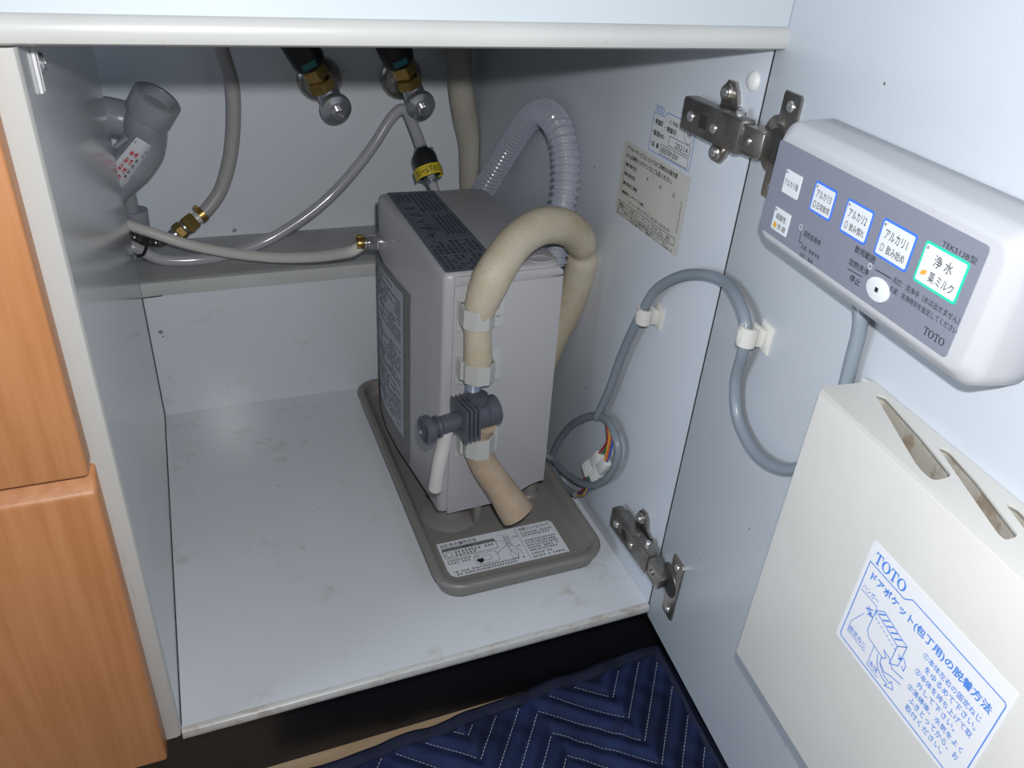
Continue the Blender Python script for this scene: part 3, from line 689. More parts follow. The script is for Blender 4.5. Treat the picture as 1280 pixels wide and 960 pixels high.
# hose clips on the front cover
IF = Fr((0, YF - .0022, 0), (1, 0, 0), (0, 0, 1))
def clip(x0, z0, z1, dx=0.0):
    b = B().box((x0, z0 - .004, 0), (x0 + .0415, z1 + .006, .0022), IF, .0007)
    c = (x0 + .0132 + dx, .0140); n = 8; ro = .0145; ri = .0132
    z0 += .008; z1 += .008
    lo, hi = z0, z1 - .003
    # octagonal collar (open ring), outer and inner walls
    vs = []; fs = []
    for (r, z) in ((ri, lo), (ro, lo), (ro, hi), (ri, hi)):
        for k in range(n):
            a = 2 * PI * (k + .5) / n; vs.append(IF(c[0] + r * math.cos(a), z, c[1] + r * math.sin(a)))
    for i in range(4):
        for k in range(n): fs.append((i * n + k, i * n + (k + 1) % n, ((i + 1) % 4) * n + (k + 1) % n, ((i + 1) % 4) * n + k))
    b.add(vs, fs)
    b.box((x0 + .0005, z0, .001), (x0 + .0035, z1 - .003, .014), IF, .0005); b.box((x0 + .0275, z0, .001), (x0 + .0305, z1 - .003, .012), IF, .0005); b.box((x0 + .0300, z0 + .004, .006), (x0 + .0350, z0 + .010, .012), IF, .0008)
    return obj('hose_clip', b, 'plastic2', ion, smooth=False)
clip(.2512, .2340, .2540); clip(.2515, .1816, .2020, .003); clip(.2540, .1028, .1264, .0045)
# inlet elbow fitting on the left side, near the back
b = B(); p_ = aty(463, 303, .325); q_ = aty(447, 310, .325)
ax = V((-1, 0, 0)); base = V((lx(.325) + .001, .325, p_.z))
b.lathe([(.0085, 0), (.0085, .0025)], base, ax, 20); b.lathe([(.0078, .0025), (.0078, .0105)], base, ax, 6); b.lathe([(.005, .0105), (.005, .0155)], base, ax, 16)
b.lathe([(.0066, .0125), (.0066, .0145)], base, ax, 16); obj('inlet_fitting', b, 'chrome', ion, angle=30)

# ================================================================== HOSES AND DRAIN VALVE ON THE FRONT
bh_pts = [V((.2668, .1215, .2060)), V((.2662, .1215, .2200)), V((.2650, .1215, .2480)), V((.2695, .1210, .2690)), V((.2790, .1230, .2890)), aty(648, 300, .138), aty(680, 282, .153), aty(712, 287, .170), aty(729, 312, .182), aty(724, 345, .192), aty(708, 388, .203), aty(690, 425, .213), aty(672, 465, .222)]
def bh_r(t):
    x = t * 12
    base = .0117 if x < 1.6 else .0117 + .0037 * min(1, (x - 1.6) / 1.8)
    if abs(x - 3) < .5 or x < .3: base *= .985
    if x > 7.5: base = .0152 - .0030 * math.exp(-((x - 8.05) / .22) ** 2)
    return base + .00035 * math.sin(x * 2.1 + 1)
b = B().tube(bh_pts, bh_r, 24, 14)
hz = thing('insulated_hose', 'thick cream foam-sleeved hose arching over the front of the ionizer', 'hose', (.267, .12, .19))
obj('foam_sleeve', b, 'foam', hz, angle=80)
# grey tube that comes out of the sleeve, down to the drain valve
b = B().tube([(.2668, .1215, .208), (.2660, .1215, .1930), aty(591, 486, .1180), aty(592, 510, .1090)], .0068, 18, 6); obj('core_tube', b, 'tube_blue', hz, label='blue-grey plastic tube below the sleeve')
vfr_o = aty(590, 521, .1045)
dv = thing('drain_valve', 'dark grey finned drain valve with a round knob on the ionizer front', 'valve', tuple(vfr_o))
va = aty(532, 538, .0985); vb = aty(619, 511, .1105); vx = (vb - va).normalized(); VL = (vb - va).length
n_t = VL
b = B().lathe([(.0120, VL * .66), (.0128, VL * .70), (.0128, VL * .80), (.0120, VL * .81), (.0120, VL * .83), (.0130, VL * .84), (.0133, VL * 1.0), (.0118, VL * 1.01), (.0110, VL * .97)], va, vx, 26)
b.lathe([(.0075, 0), (.0080, .012), (.0092, .016), (.0095, .024)], va + vx * (VL * .78) + V((-.004, 0, -.004)), UP, 20)
obj('valve_body', b, 'valve_grey', dv)
for k in range(4):
    f_ = Fr(va + vx * (VL * (.475 + .058 * k)), V((0, -1, 0)), V((0, .0, 1)).lerp(V((0, .0, 1)), 0))
    e1 = V((0, -1, 0)); e1 = (e1 - vx * e1.dot(vx)).normalized(); fr_ = Fr(va + vx * (VL * (.475 + .060 * k)), e1, vx.cross(e1) if vx.cross(e1).z > 0 else -vx.cross(e1))
    b = B().box((-.0145, -.0160, -.0011), (.0145, .0160, .0011), fr_, .0008); obj('fin', b, 'valve_grey', dv)
b = B().lathe([(.0080, VL * .08), (.0082, VL * .66)], va, vx, 22); b.lathe([(.0095, VL * .13), (.0100, VL * .17), (.0082, VL * .20)], va, vx, 22); obj('valve_stem', b, 'valve_grey', dv)
b = B().lathe([(.0004, -.0002), (.0090, -.0002), (.0095, -.0022), (.0118, -.0022), (.0125, -.0015), (.0125, .0040), (.0118, .0048), (.0075, .0050)], va, vx, 26)
for k in range(3):
    a = 2 * PI * k / 3
b.box((-.0016, -.0080, -.0020), (.0016, .0080, -.0002), Fr(va, e1, vx.cross(e1)), .0004)
obj('knob', b, 'valve_grey', dv)
b = B().tube([va + vx * (VL * .30) + V((0, 0, -.004)), va + vx * (VL * .27) + V((0, .001, -.020)), aty(549, 580, .1015), aty(544, 611, .1030)], .0062, 18, 8)
tb = obj('outlet_tube', b, 'white_tube', dv, label='short white tube hanging under the valve stem')
# brown foam sleeve below
bs = thing('drain_sleeve', 'brown foam sleeve hanging from the lowest clip over the tray sticker', 'hose', (.27, .11, .10))
b = B().tube([aty(606, 528, .1140), V((.2712, .1215, .1330)), V((.2718, .1222, .1150)), V((.2775, .1190, .0970)), aty(626, 610, .1090), aty(640, 632, .1010), aty(647, 642, .0970)], [.0110, .0122, .0125, .0130, .0138, .0158, .0165], 26, 8, cap=True)
obj('foam_sleeve', b, 'foam2', bs, angle=60)

# corrugated clear hose
cp = [aty(578, 280, .450), aty(590, 262, .440), aty(612, 225, .410), aty(640, 183, .370), aty(663, 152, .330), aty(688, 141, .290), aty(706, 160, .255), aty(710, 195, .235), aty(707, 230, .220), aty(702, 262, .212), aty(696, 300, .204), aty(692, 330, .200)]
for p in cp:
    if p.x > .3850: p.x = .3850
P_ = catmull(cp, 60); ln = [0]
for a, c in zip(P_, P_[1:]): ln.append(ln[-1] + (c - a).length)
pitch = .0068; N = int(ln[-1] / pitch * 8); res = []; j = 0
for i in range(N + 1):
    t = ln[-1] * i / N
    while j < len(ln) - 2 and ln[j + 1] < t: j += 1
    f = (t - ln[j]) / max(1e-9, ln[j + 1] - ln[j]); res.append(P_[j].lerp(P_[j + 1], f))
b = B().tube(res, lambda t: .0118 + .0019 * max(-.6, math.cos(2 * PI * t * ln[-1] / pitch)), 28, cap=False, raw=True)
ch = thing('corrugated_hose', 'clear ribbed hose looping high behind the ionizer beside the right panel', 'hose', tuple(cp[1]))
obj('ribbed_wall', b, 'corr', ch, angle=80)
b = B().tube([p + V((.001, 0, -.001)) for p in cp], .0066, 16, 10); obj('inner_tube', b, 'inner', ch, label='milky inner tube seen through the ribs')

# ================================================================== BACK WALL PLUMBING
# beige pipe cover in the back right corner
b = B().tube([aty(571, 20, .505), aty(573, 60, .505), aty(576, 110, .508), aty(582, 150, .512), aty(588, 175, .514), aty(589, 200, .512), aty(590, 235, .510), aty(592, 275, .508), aty(594, 330, .506)], [.0150, .0150, .0150, .0152, .0158, .0150, .0152, .0150, .0150], 24, 8)
for v in b.v: v.x = min(v.x, W - .0015)
o = obj('pipe_cover', b, 'pipe_beige', loc=(.38, .51, .17), angle=80); tag(o, 'beige insulated pipe running down the back right corner', 'pipe')

def stop_valve(ec, kn, up, lab, cat='valve'):
    """ec escutcheon centre px, kn knob px, up px of the insulated riser top"""
    e = aty(ec[0], ec[1], D2 - .0005)
    t = thing('stop_valve', lab, cat, tuple(e), 'stop valves on the back wall')
    b = B(); b.lathe([(.0255, 0), (.0255, .0012), (.0235, .0045), (.0185, .0085), (.0125, .0105), (.0105, .0110)], e, (0, -1, 0), 36); obj('escutcheon', b, 'nickel', t)
    k = aty(kn[0], kn[1], .462); body = k + V((-.002, .018, .006))
    ux = aty(up[0], up[1], .475); rise = (ux - body).normalized()
    b = B().tube([e + V((0, -.008, 0)), e + V((0, -.045, .0)), V((e.x + .003, body.y + .012, e.z - .002)), body], [.0085, .0085, .009, .0115], 18, 6)
    b.lathe([(.0105, -.004), (.0125, .002), (.0115, .010), (.0100, .018)], body, rise, 22)
    kd = (k - body).normalized()
    b.lathe([(.0085, 0), (.0115, .006), (.0162, .010), (.0168, .0135), (.0162, .0170), (.0105, .0195), (.0088, .0205)], body, kd, 26)
    obj('valve_body', b, 'chrome_dull', t)
    b = B(); fr = Fr(body + kd * .0205, V((1, 0, 0)) - kd * kd.x, UP)
    b.lathe([(.0088, 0), (.0088, .001), (.0062, .0011), (.0062, .0045), (.0052, .0052)], body + kd * .0203, kd, 22)
    fr = Fr(body + kd * .0255, V((1, 0, -.6)), kd.cross(V((1, 0, -.6))))
    b.box((-.0050, -.0008, -.0006), (.0050, .0008, .0006), fr); obj('spindle', b, 'chrome', t)
    for (h0, h1, r) in ((.015, .027, .0150), (.029, .042, .0142)):
        b = B(); b.lathe([(r * .9, h0), (r, h0 + .001), (r, h1 - .001), (r * .9, h1)], body, rise, 6, phase=.3 + h0 * 20); obj('hex_nut', b, 'brass', t, angle=20)
    b = B(); b.lathe([(.0100, .026), (.0100, .046)], body, rise, 20); obj('brass_sleeve', b, 'brass', t)
    top = body + rise * .17
    mid = body + rise * .09 + V((0, .002, 0))
    b = B().tube([body + rise * .043, body + rise * .052, mid, top], [.0160, .0178, .0178, .0178], 22, 8); obj('riser_insulation', b, 'black', t)
    b = B()
    uu = (-kd - rise * (-kd).dot(rise)).normalized(); ww = rise.cross(uu)
    for a0, a1 in ((2.6, 3.5), (4.7, 5.3)):
        n_ = 6
        for (h0, h1) in ((.046, .0525),):
            for i in range(n_):
                x0_ = a0 + (a1 - a0) * i / n_; x1_ = a0 + (a1 - a0) * (i + 1) / n_
                q = lambda a, h: body + rise * h + (uu * math.cos(a) + ww * math.sin(a)) * .0182
                b.add([q(x0_, h0), q(x1_, h0), q(x1_, h1), q(x0_, h1)], [(0, 1, 2, 3)])
    obj('tape_mark', b, 'teal', t, recalc=False, label='teal tape mark')
    return t, body
stop_valve((399, 99), (422, 139), (376, 60), 'chrome stop valve with brass nuts, the left one, no hose beside it')
stop_valve((501, 97), (528, 135), (492, 60), 'chrome stop valve with brass nuts, above the clear hose and yellow tag')

# clear grey hose with the inverted-V bend
yv = .455
pts = [aty(120, 298, .468), aty(165, 308, .464), aty(200, 324, .462), aty(245, 325, .462), aty(290, 317, .462), aty(335, 300, .466), aty(380, 272, .470), aty(415, 243, .474), aty(445, 210, .480), aty(468, 180, .485), aty(487, 150, .489), aty(500, 137, .490), aty(509, 140, .488), aty(516, 155, .478), aty(523, 172, .465), aty(528, 187, .452)]
o = obj('clear_hose', B().tube(pts, .0061, 18, 8), 'clear_hose', loc=(.15, .46, .2), angle=80)
tag(o, 'translucent grey hose rising from the left panel to a sharp bend under the right valve', 'hose')
# quick connector with the yellow tag
qc = thing('hose_connector', 'black hose connector wrapped in a yellow printed tag above the ionizer', 'connector', tuple(aty(535, 206, .445)))
c0 = aty(527, 186, .4515); c1 = aty(543, 236, .425); ca_ = (c1 - c0).normalized(); L_ = (c1 - c0).length
b = B(); b.lathe([(.0075, -.002), (.0085, .0), (.0120, .003), (.0138, .008), (.0138, .029), (.0110, .031)], c0 + ca_ * .002, ca_, 24); obj('body', b, 'black', qc)
b = B(); e1_ = (V((0, -1, 0)) - ca_ * (V((0, -1, 0)).dot(ca_))).normalized(); e2_ = ca_.cross(e1_)
vs = []; fs = []; n_ = 30
for i in range(n_ + 1):
    a = -2.3 + 4.6 * i / n_; r_ = .0152 + (.004 if i > n_ - 4 else 0) * (i - n_ + 4) / 4
    for h in (.0215, .0335): vs.append(c0 + ca_ * h + (e1_ * math.cos(a) + e2_ * math.sin(a)) * r_)
for i in range(n_): fs.append((2 * i, 2 * i + 1, 2 * i + 3, 2 * i + 2))
b.add(vs, fs); tg = obj('tag', b, 'yellow', qc, recalc=False, label='yellow tag printed in black')
b = B(); tv, tf, tx0_, tx1_, ty0_, ty1_ = text_mesh('水シール下のリング', .02)
sgn = 1 if (e2_.x > 0) else -1
vs = []
for v in tv:
    u_ = (v[0] - tx0_) / (tx1_ - tx0_); w2 = (v[1] - ty0_) / (ty1_ - ty0_)
    a = sgn * (-1.35 + 2.7 * u_); vs.append(c0 + ca_ * (.0318 - .0082 * w2) + (e1_ * math.cos(a) + e2_ * math.sin(a)) * .01545)
b.add(vs, tf); flat('printed_text', b, 'ink', tg)
b = B(); b.lathe([(.0080, .031), (.0080, .037)], c0, ca_, 6); b.lathe([(.0060, .037), (.0060, .041)], c0, ca_, 16); obj('nut', b, 'chrome_dull', qc, angle=25)
b = B(); b.tube([c0 + ca_ * .038, c0 + ca_ * .060, V((.3150, .3950, .235)), V((.317, .380, .180))], .0052, 14, 6); obj('lower_tube', b, 'clear_hose', qc)
b = B(); b.lathe([(.0072, 0), (.0072, .0025)], c0 + ca_ * -.002, ca_, 18); f_ = Fr(c0 + V((.006, -.004, .001)), (1, 0, .1), (0, 0, 1)); b.box((0, -.001, -.002), (.006, .001, .002), f_, .0004); obj('spring_clamp', b, 'chrome_dull', qc)

# white hose to the inlet fitting
pts = [aty(120, 268, .468), aty(163, 282, .460), aty(190, 291, .455), aty(230, 304, .448), aty(270, 313, .438), aty(310, 319, .425), aty(350, 322, .405), aty(395, 321, .375), aty(425, 317, .345), aty(442, 313, .328), base + V((-.0145, 0, 0))]
wh = thing('white_hose', 'white hose lying above the ledge and plugged into the ionizer side', 'hose', (.1, .42, .2))
obj('tube', B().tube(pts, .0056, 18, 8), 'white_hose', wh, angle=80)
b = B(); cpt = base + V((-.0185, .0003, .0)); b.lathe([(.0064, -.0040), (.0067, -.0035), (.0067, .0035), (.0064, .0040)], cpt, V((-1, .1, -.0)), 18); b.box((-.003, .005, -.003), (.003, .0085, .003), Fr(cpt, (1, 0, 0), (0, 0, 1)), .0006); obj('hose_clamp', b, 'brass', wh)

# grey hose with a brass coupling and braided tail
gp = [aty(273, 20, .500), aty(277, 60, .500), aty(290, 105, .500), aty(292, 150, .500), aty(288, 195, .499), aty(277, 235, .496), aty(262, 258, .492), aty(250, 270, .489)]
gh = thing('grey_hose', 'matt grey hose curving down the back wall to a brass coupling', 'hose', tuple(gp[2]))
obj('tube', B().tube(gp, .0076, 18, 8), 'grey_hose', gh, angle=80)
g0 = aty(250, 270, .489); g1 = aty(214, 297, .480); ga = (g1 - g0).normalized(); GL = (g1 - g0).length
b = B(); b.lathe([(.0080, -.006), (.0084, -.0055), (.0084, .0005), (.0080, .001)], g0, ga, 20); b.box((-.0022, .007, -.002), (.0022, .0125, .002), Fr(g0 + ga * -.002, ga, UP), .0005); obj('hose_clamp', b, 'brass', gh)
b = B(); b.lathe([(.0068, 0), (.0068, .006)], g0, ga, 18); obj('hose_barb', b, 'white_hose', gh)
for (h0, h1, r, ph) in ((.006, .020, .0105, 0.2), (.022, .032, .0098, .5)):
    b = B(); b.lathe([(r * .88, h0), (r, h0 + .0015), (r, h1 - .0015), (r * .88, h1)], g0, ga, 6, phase=ph); obj('hex_nut', b, 'brass', gh, angle=20)
b = B(); b.lathe([(.0085, .020), (.0085, .022)], g0, ga, 18); b.lathe([(.0072, .032), (.0072, .0385)], g0, ga, 18); obj('ferrule', b, 'chrome_dull', gh)
e0 = g0 + ga * .036
b = B(); tp = [e0, aty(200, 303, .474), aty(178, 300, .470), aty(150, 290, .468), aty(130, 283, .468)]
b.tube(tp, lambda t: .0046 + .0005 * math.sin(t * 330), 14, 30); obj('braided_tail', b, 'nickel_dark', gh)

# cable tie around the hoses
b = B(); ct = aty(176, 300, .4560)
b.tube([aty(184, 298, .450), aty(183, 309, .449), aty(179, 318, .449), aty(172, 320, .450)], .0017, 8, 6)
o = obj('cable_tie', b, 'black', loc=tuple(ct)); tag(o, 'black cable tie holding the hoses at the edge of the left panel', 'cable tie')

# grey PVC drain trap
tp_ = thing('drain_trap', 'grey plastic drain trap with an open cap behind the left panel', 'trap', tuple(aty(180, 180, .47)))
k1 = aty(187, 141, .462); ka = (ROT @ V((.60, .58, .44))).normalized(); P3 = aty
b = B().tube([k1 + ka * .004, k1 - ka * .010, P3(181, 166, .476), P3(176, 188, .482), P3(165, 210, .484), P3(148, 236, .486), P3(125, 266, .488)], [.0180, .0185, .0215, .0228, .0200, .0135, .0120], 28, 8)
b.tube([P3(180, 160, .482), P3(152, 149, .486), P3(120, 142, .488), P3(90, 134, .488)], [.0150, .0190, .0185, .0185], 22, 6)
b.tube([P3(144, 184, .462), P3(160, 172, .462)], [.0028, .0028], 8, 2)
obj('trap_body', b, 'pvc', tp_, angle=60)
b = B(); cc_ = k1
b.lathe([(.0200, -.003), (.0222, -.002), (.0230, .000), (.0230, .0185), (.0212, .0200), (.0172, .0200), (.0166, .0190), (.0160, .0115), (.0145, .010), (.0004, .0095)], cc_, ka, 36, cap=False)
obj('cap', b, 'pvc', tp_, angle=40)
b = B(); dp = [P3(150, 222, .492), P3(158, 240, .498), P3(163, 262, .500), P3(168, 300, .502)]
b.tube(dp, .0088, 20, 6)
b.tube([P3(168, 262, .502), P3(172, 290, .503), P3(176, 318, .503)], [.0135, .0135, .0145], 20, 4)
obj('tail_pipe', b, 'pvc', tp_)
# sticker on the trap, bent around its front
sA, sB, sC, sD = (171, 171), (192, 184), (155, 236), (130, 220)
b = B(); vs = []; fs = []; n_ = 8
def sp_(u_, w2, off=0.0):
    px = (sA[0] * (1 - u_) + sB[0] * u_) * (1 - w2) + (sD[0] * (1 - u_) + sC[0] * u_) * w2
    py = (sA[1] * (1 - u_) + sB[1] * u_) * (1 - w2) + (sD[1] * (1 - u_) + sC[1] * u_) * w2
    return aty(px, py, .4530 + .008 * max(0, 2 * u_ - 1) ** 2 + .010 * w2 * w2 - off)
for i in range(n_ + 1):
    for j in range(n_ + 1): vs.append(sp_(i / n_, j / n_))
for i in range(n_):
    for j in range(n_): a = i * (n_ + 1) + j; fs.append((a, a + 1, a + n_ + 2, a + n_ + 1))
b.add(vs, fs); ts = obj('trap_sticker', b, 'white_label', tp_, recalc=False)
class Bent:
    ez = V((0, -1, 0))
    def __call__(s, x, y, z=0): return sp_(1 - y, 1 - x, .0004)   # x runs up the sticker
bf = Bent()
b = B()
for k in range(2): b.marks(bf, .05, .38 + .22 * k, .74, .17, 60 + k)
flat('red_print', b, 'ink_red', ts)
b = B(); b.marks(bf, .05, .22, .60, .11, 70); b.marks(bf, .70, .12, .2, .07, 71); b.line(bf, [(.02, .08), (.90, .08), (.90, .9), (.02, .9)], .02)
flat('printed_text', b, 'ink_grey', ts)
# small screw on the back wall just above the ledge
b = B(); screw(b, Fr((0, D2, 0), (1, 0, 0), (0, 0, 1)), .1064, .1720, 0.0, .0026); o = obj('wall_screw', b, 'chrome_dull', loc=(.1064, D2, .172)); tag(o, 'tiny screw head in the back wall just above the ledge', 'screw')

# ================================================================== CONTROL BOX ON THE DOOR
cb = thing('control_box', 'white control box with slate faceplate and lit-looking white keys fixed to the door', 'control panel', tuple(DOOR(.15, .38, 0)))
cb['label'] = 'rounded white control box with a slate faceplate and white keys, fixed to the door'
def door_loft(rings, m, parent, name, angle=50, **k):
    n = len(rings[0][0]); vs = []; fs = []
    for poly, z in rings: vs += [DOOR(p[0], p[1], z) for p in poly]
    for i in range(len(rings) - 1):
        for q in range(n): q2 = (q + 1) % n; fs.append((i * n + q, i * n + q2, (i + 1) * n + q2, (i + 1) * n + q))
    fs.append(tuple(range(n))[::-1]); fs.append(tuple((len(rings) - 1) * n + q for q in range(n)))
    return obj(name, B().add(vs, fs), m, parent, angle=angle, **k)
CX0, CX1, CY0, CY1 = .0650, .2400, .3800, .4525
def cr(i, r=.011): return rrect(CX0 + i, CY0 + i, CX1 - i, CY1 - i, max(r - i * .5, .004), 8)
door_loft([(cr(.002), .0002), (cr(.0012), .0006), (cr(0), .002), (cr(.0003), .0120), (cr(.0012), .0222), (cr(.0018), .0240), (cr(.0030), .0256), (cr(.0062), .0286), (cr(.0075), .0296), (cr(.0090), .0299)], 'control', cb, 'housing')
CF = Fr(DOOR(.0720, .3907, .0299), DD, UP); FW, FH = .1518, .0504
b = B().prism(rrect(0, 0, FW, FH, .0022, 4), 0, .0004, CF, .0002)
fp = obj('faceplate', b, 'face', cb, smooth=False)
# image -> faceplate coordinates through the photographed corners (u: 0..1, v: 0 top..1 bottom)
def fxy(px, py):
    p = atd(px, py, .0303); d = p - CF.o; return d.dot(CF.ex), d.dot(CF.ey)
z = .0006
b = B()
def ft(b, t, x, y, **k): b.text(t, CF, x, y, z=z, **k)
ft(b, 'TEK513B型', .1290, .0415, w=.0195, h=.0028)
x_, y_ = fxy(1001, 285); ft(b, '活性炭寿命', x_ + .0035, y_ - .0028, w=.0155, h=.0034, bold=.005)
x_, y_ = fxy(1001, 304); ft(b, '点滅：寿命予告', x_ + .001, y_ - .0022, w=.0165, h=.0025); x_, y_ = fxy(999, 315); ft(b, '点灯：寿命', x_ + .001, y_ - .0018, w=.0120, h=.0025)
x_, y_ = fxy(1085, 310); ft(b, '飲用範囲', x_ - .0080, y_ - .0052, w=.0150, h=.0036, bold=.008)
x_, y_ = fxy(1075, 336); ft(b, '加熱洗浄', x_ - .0085, y_ - .0012, w=.0150, h=.0034, bold=.008); x_, y_ = fxy(1069, 350); ft(b, '停止', x_ - .0040, y_ - .0018, w=.0080, h=.0034, bold=.008)
x_, y_ = fxy(1117, 347); ft(b, '点灯：洗浄中（水は出せません）', x_, y_ - .0022, w=.0420, h=.0032, bold=.003)
x_, y_ = fxy(1113, 357); ft(b, '点滅：洗浄時刻を設定してください', x_, y_ - .0024, w=.0430, h=.0030, bold=.003)
xa, ya = fxy(1152, 423); xb, yb = fxy(1177, 431); b.toto(CF, xa - .0005, yb - .0006, .0125, .0036, z)
def fl_(pts, w=.0004): b.line(CF, [fxy(*p) for p in pts], w, z)
fl_([(1002, 290), (999, 302), (1003, 304)]); fl_([(1060, 336), (1078, 346)]); fl_([(1095, 337), (1114, 348)], .0005)
flat('printed_text', b, 'ink_dark', fp)
b = B()
for q in ((1001.5, 284), (1088, 333)):
    x_, y_ = fxy(*q); flat('indicator_ring', B().line(CF, circle(x_, y_, .0013, 14), .0004, z, True), 'white', fp)
# grooves of the membrane
b = B()
for (p, q) in (((998, 262), (1068, 300)), ((1105, 325), (1188, 379))):
    b.line(CF, [fxy(*p), fxy(*q)], .0012, z)
flat('embossed_line', b, 'face', fp)
# keys
def key(cx, cy, w, h, border, rows, icon=None):
    x_, y_ = fxy(cx, cy); x0, x1, y0, y1 = x_ - w / 2, x_ + w / 2, y_ - h / 2, y_ + h / 2
    k = obj('key', B().prism(rrect(x0, y0, x1, y1, .0008, 3), .0004, .0009, CF, .0002), 'key', cb, smooth=False)
    if border:
        g = .0011; b = B().prism(rrect(x0 - g, y0 - g, x1 + g, y1 + g, .0014, 3), .0004, .00065, CF); obj('key_border', b, border, k, smooth=False)
    b = B(); b.line(CF, circle(x0 + .0014, y1 - .0014, .0005, 10), .0003, .0011, True)
    for (t, dx, dy, tw, th_) in rows: b.text(t, CF, x0 + dx * w, y0 + dy * h, w=tw * w, h=th_ * h, z=.0011, bold=.0)
    flat('printed_text', b, 'ink', k)
    if icon:
        b = B(); ix, iy, col, kind = icon; qx = x0 + ix * w; qy = y0 + iy * h
        if kind == 'glass': b.line(CF, rrect(qx - .0009, qy - .0016, qx + .0009, qy + .0016, .0005, 3), .0003, .0012, True)
        elif kind == 'pill': b.add([CF(qx + .0021 * math.cos(a) * .8 - .0010 * math.sin(a) * .5, qy + .0021 * math.cos(a) * .5 + .0010 * math.sin(a) * .9, .0012) for a in [2 * PI * i / 16 for i in range(16)]], [tuple(range(16))])
        else: b.add([CF(qx + .0017 * math.cos(a) * (1 + .2 * math.cos(5 * a)), qy + .0017 * math.sin(a), .0012) for a in [2 * PI * i / 20 for i in range(20)]], [tuple(range(20))])
        flat('pictogram', b, col, k)
    return k
key(990.5, 230.5, .0150, .0125, None, [('アルカリ強', .08, .34, .84, .30)])
key(977.5, 277, .0152, .0125, None, [('弱酸性', .18, .52, .62, .27), ('洗 顔', .40, .12, .50, .26)], (.24, .24, 'amber_ink', 'face'))if False else None
M['amber_ink'] = mat('amber_ink', (0.62, 0.33, 0.05), 0.6)
key(976.5, 277, .0152, .0125, None, [('弱酸性', .18, .52, .62, .27), ('洗 顔', .40, .12, .50, .26)], (.24, .24, 'amber_ink', 'face'))
key(1029, 251, .0160, .0135, 'key_blue', [('アルカリ3', .14, .52, .78, .30), ('日常飲用', .32, .12, .64, .26)], (.18, .25, 'ink', 'glass'))
key(1071, 277, .0180, .0145, 'key_blue', [('アルカリ2', .14, .52, .76, .30), ('飲み慣れ', .32, .12, .62, .26)], (.18, .25, 'ink_grey', 'glass'))
key(1119, 306, .0205, .0155, 'key_blue', [('アルカリ1', .14, .52, .74, .30), ('飲み始め', .32, .12, .60, .28)], (.18, .26, 'ink_grey', 'glass'))
key(1176, 340, .0235, .0165, 'key_green', [('浄 水', .30, .54, .46, .32), ('薬.ミルク', .30, .12, .62, .28)], (.16, .28, 'amber_ink', 'pill'))
x_, y_ = fxy(1098, 362)
k = obj('oval_button', B().prism(circle(x_, y_, .0078, 32, .0056), .0004, .0014, CF, .0005), 'key', cb, angle=30)
flat('stop_mark', B().rect(CF, x_ - .0011, y_ - .0011, x_ + .0011, y_ + .0011, .0016), 'ink_red' if False else 'ink', k)

# ================================================================== CABLE WITH CLIPS
def dcab(u, v, o=.010): return atd(u, v, o)
main = [V((.3880, .118, .1300)), atx(762, 487, .3895), atx(775, 450, .3895), atx(790, 415, .3885), atx(803, 390, .3880), atx(820, 362, .3890), atx(850, 345, .3900), atx(880, 343, .3905), atd(905, 352, .0070), atd(921, 372, .0100), atd(932, 402, .0115), atd(930, 435, .0110), atd(920, 475, .0070), atd(922, 520, .0060), atd(940, 560, .0060), atd(965, 582, .0060), atd(995, 586, .0060), atd(1030, 565, .0060), atd(1052, 500, .0060), atd(1065, 450, .0065), atd(1076, 400, .0085), DOOR(.1375, .3850, .010)]
gc = thing('control_cable', 'grey cable running from the wiring over the door to the control box', 'cable', tuple(main[4]))
obj('sheath', B().tube(main, .0039, 16, 8), 'cable', gc, angle=80)
def cable_clip(c, fr, off, sc, ang, lab):
    t = thing('cable_clip', lab, 'clip', tuple(c), 'cable clips')
    d = c - fr.o; x, y = d.dot(fr.ex), d.dot(fr.ey); f = fr.sub(x, y, 0, ang)
    b = B().prism([(-.0025 * sc, -.0100 * sc), (.0105 * sc, -.0100 * sc), (.0105 * sc, .0100 * sc), (-.0025 * sc, .0100 * sc)], 0, .0016, f, .0005)
    b.box((-.0010 * sc, -.0062 * sc, .0015), (.0068 * sc, .0062 * sc, .0048), f, .0006)
    obj('adhesive_base', b, 'clipw', t)
    z0 = off
    b = B()
    pts = [(math.cos(a), math.sin(a)) for a in [(-.15 + 1.3 * i / 10) * PI for i in range(11)]]
    ro, ri = .0064, .0046; n_ = len(pts); vs = []; fs = []
    for yy in (-.0068 * sc, .0068 * sc):
        for r_ in (ro, ri): vs += [f(p[0] * r_, yy, z0 + p[1] * r_) for p in pts]
    for i in range(n_ - 1):
        fs += [(i, i + 1, n_ + i + 1, n_ + i), (2 * n_ + i, 2 * n_ + i + 1, 3 * n_ + i + 1, 3 * n_ + i), (i, i + 1, 2 * n_ + i + 1, 2 * n_ + i), (n_ + i, n_ + i + 1, 3 * n_ + i + 1, 3 * n_ + i)]
    fs += [(0, n_, 3 * n_, 2 * n_), (n_ - 1, 2 * n_ - 1, 4 * n_ - 1, 3 * n_ - 1)]
    b.add(vs, fs); b.box((-.0065, -.0068 * sc, .0040), (.0050, .0068 * sc, z0 - .0042), f, .0006)
    b.box((-.0016, -.0045 * sc, z0 + .0058), (.0016, .0045 * sc, z0 + .0074), f, .0004); b.box((-.0078, -.0055 * sc, z0 - .004), (-.0056, .0055 * sc, z0 + .003), f, .0005)
    obj('snap_loop', b, 'clipw', t)
cable_clip(atx(806, 394, W - .0115), RIGHT, .0118, 1.0, -.08, 'small ivory cable clip on the right side panel, inside the cabinet')
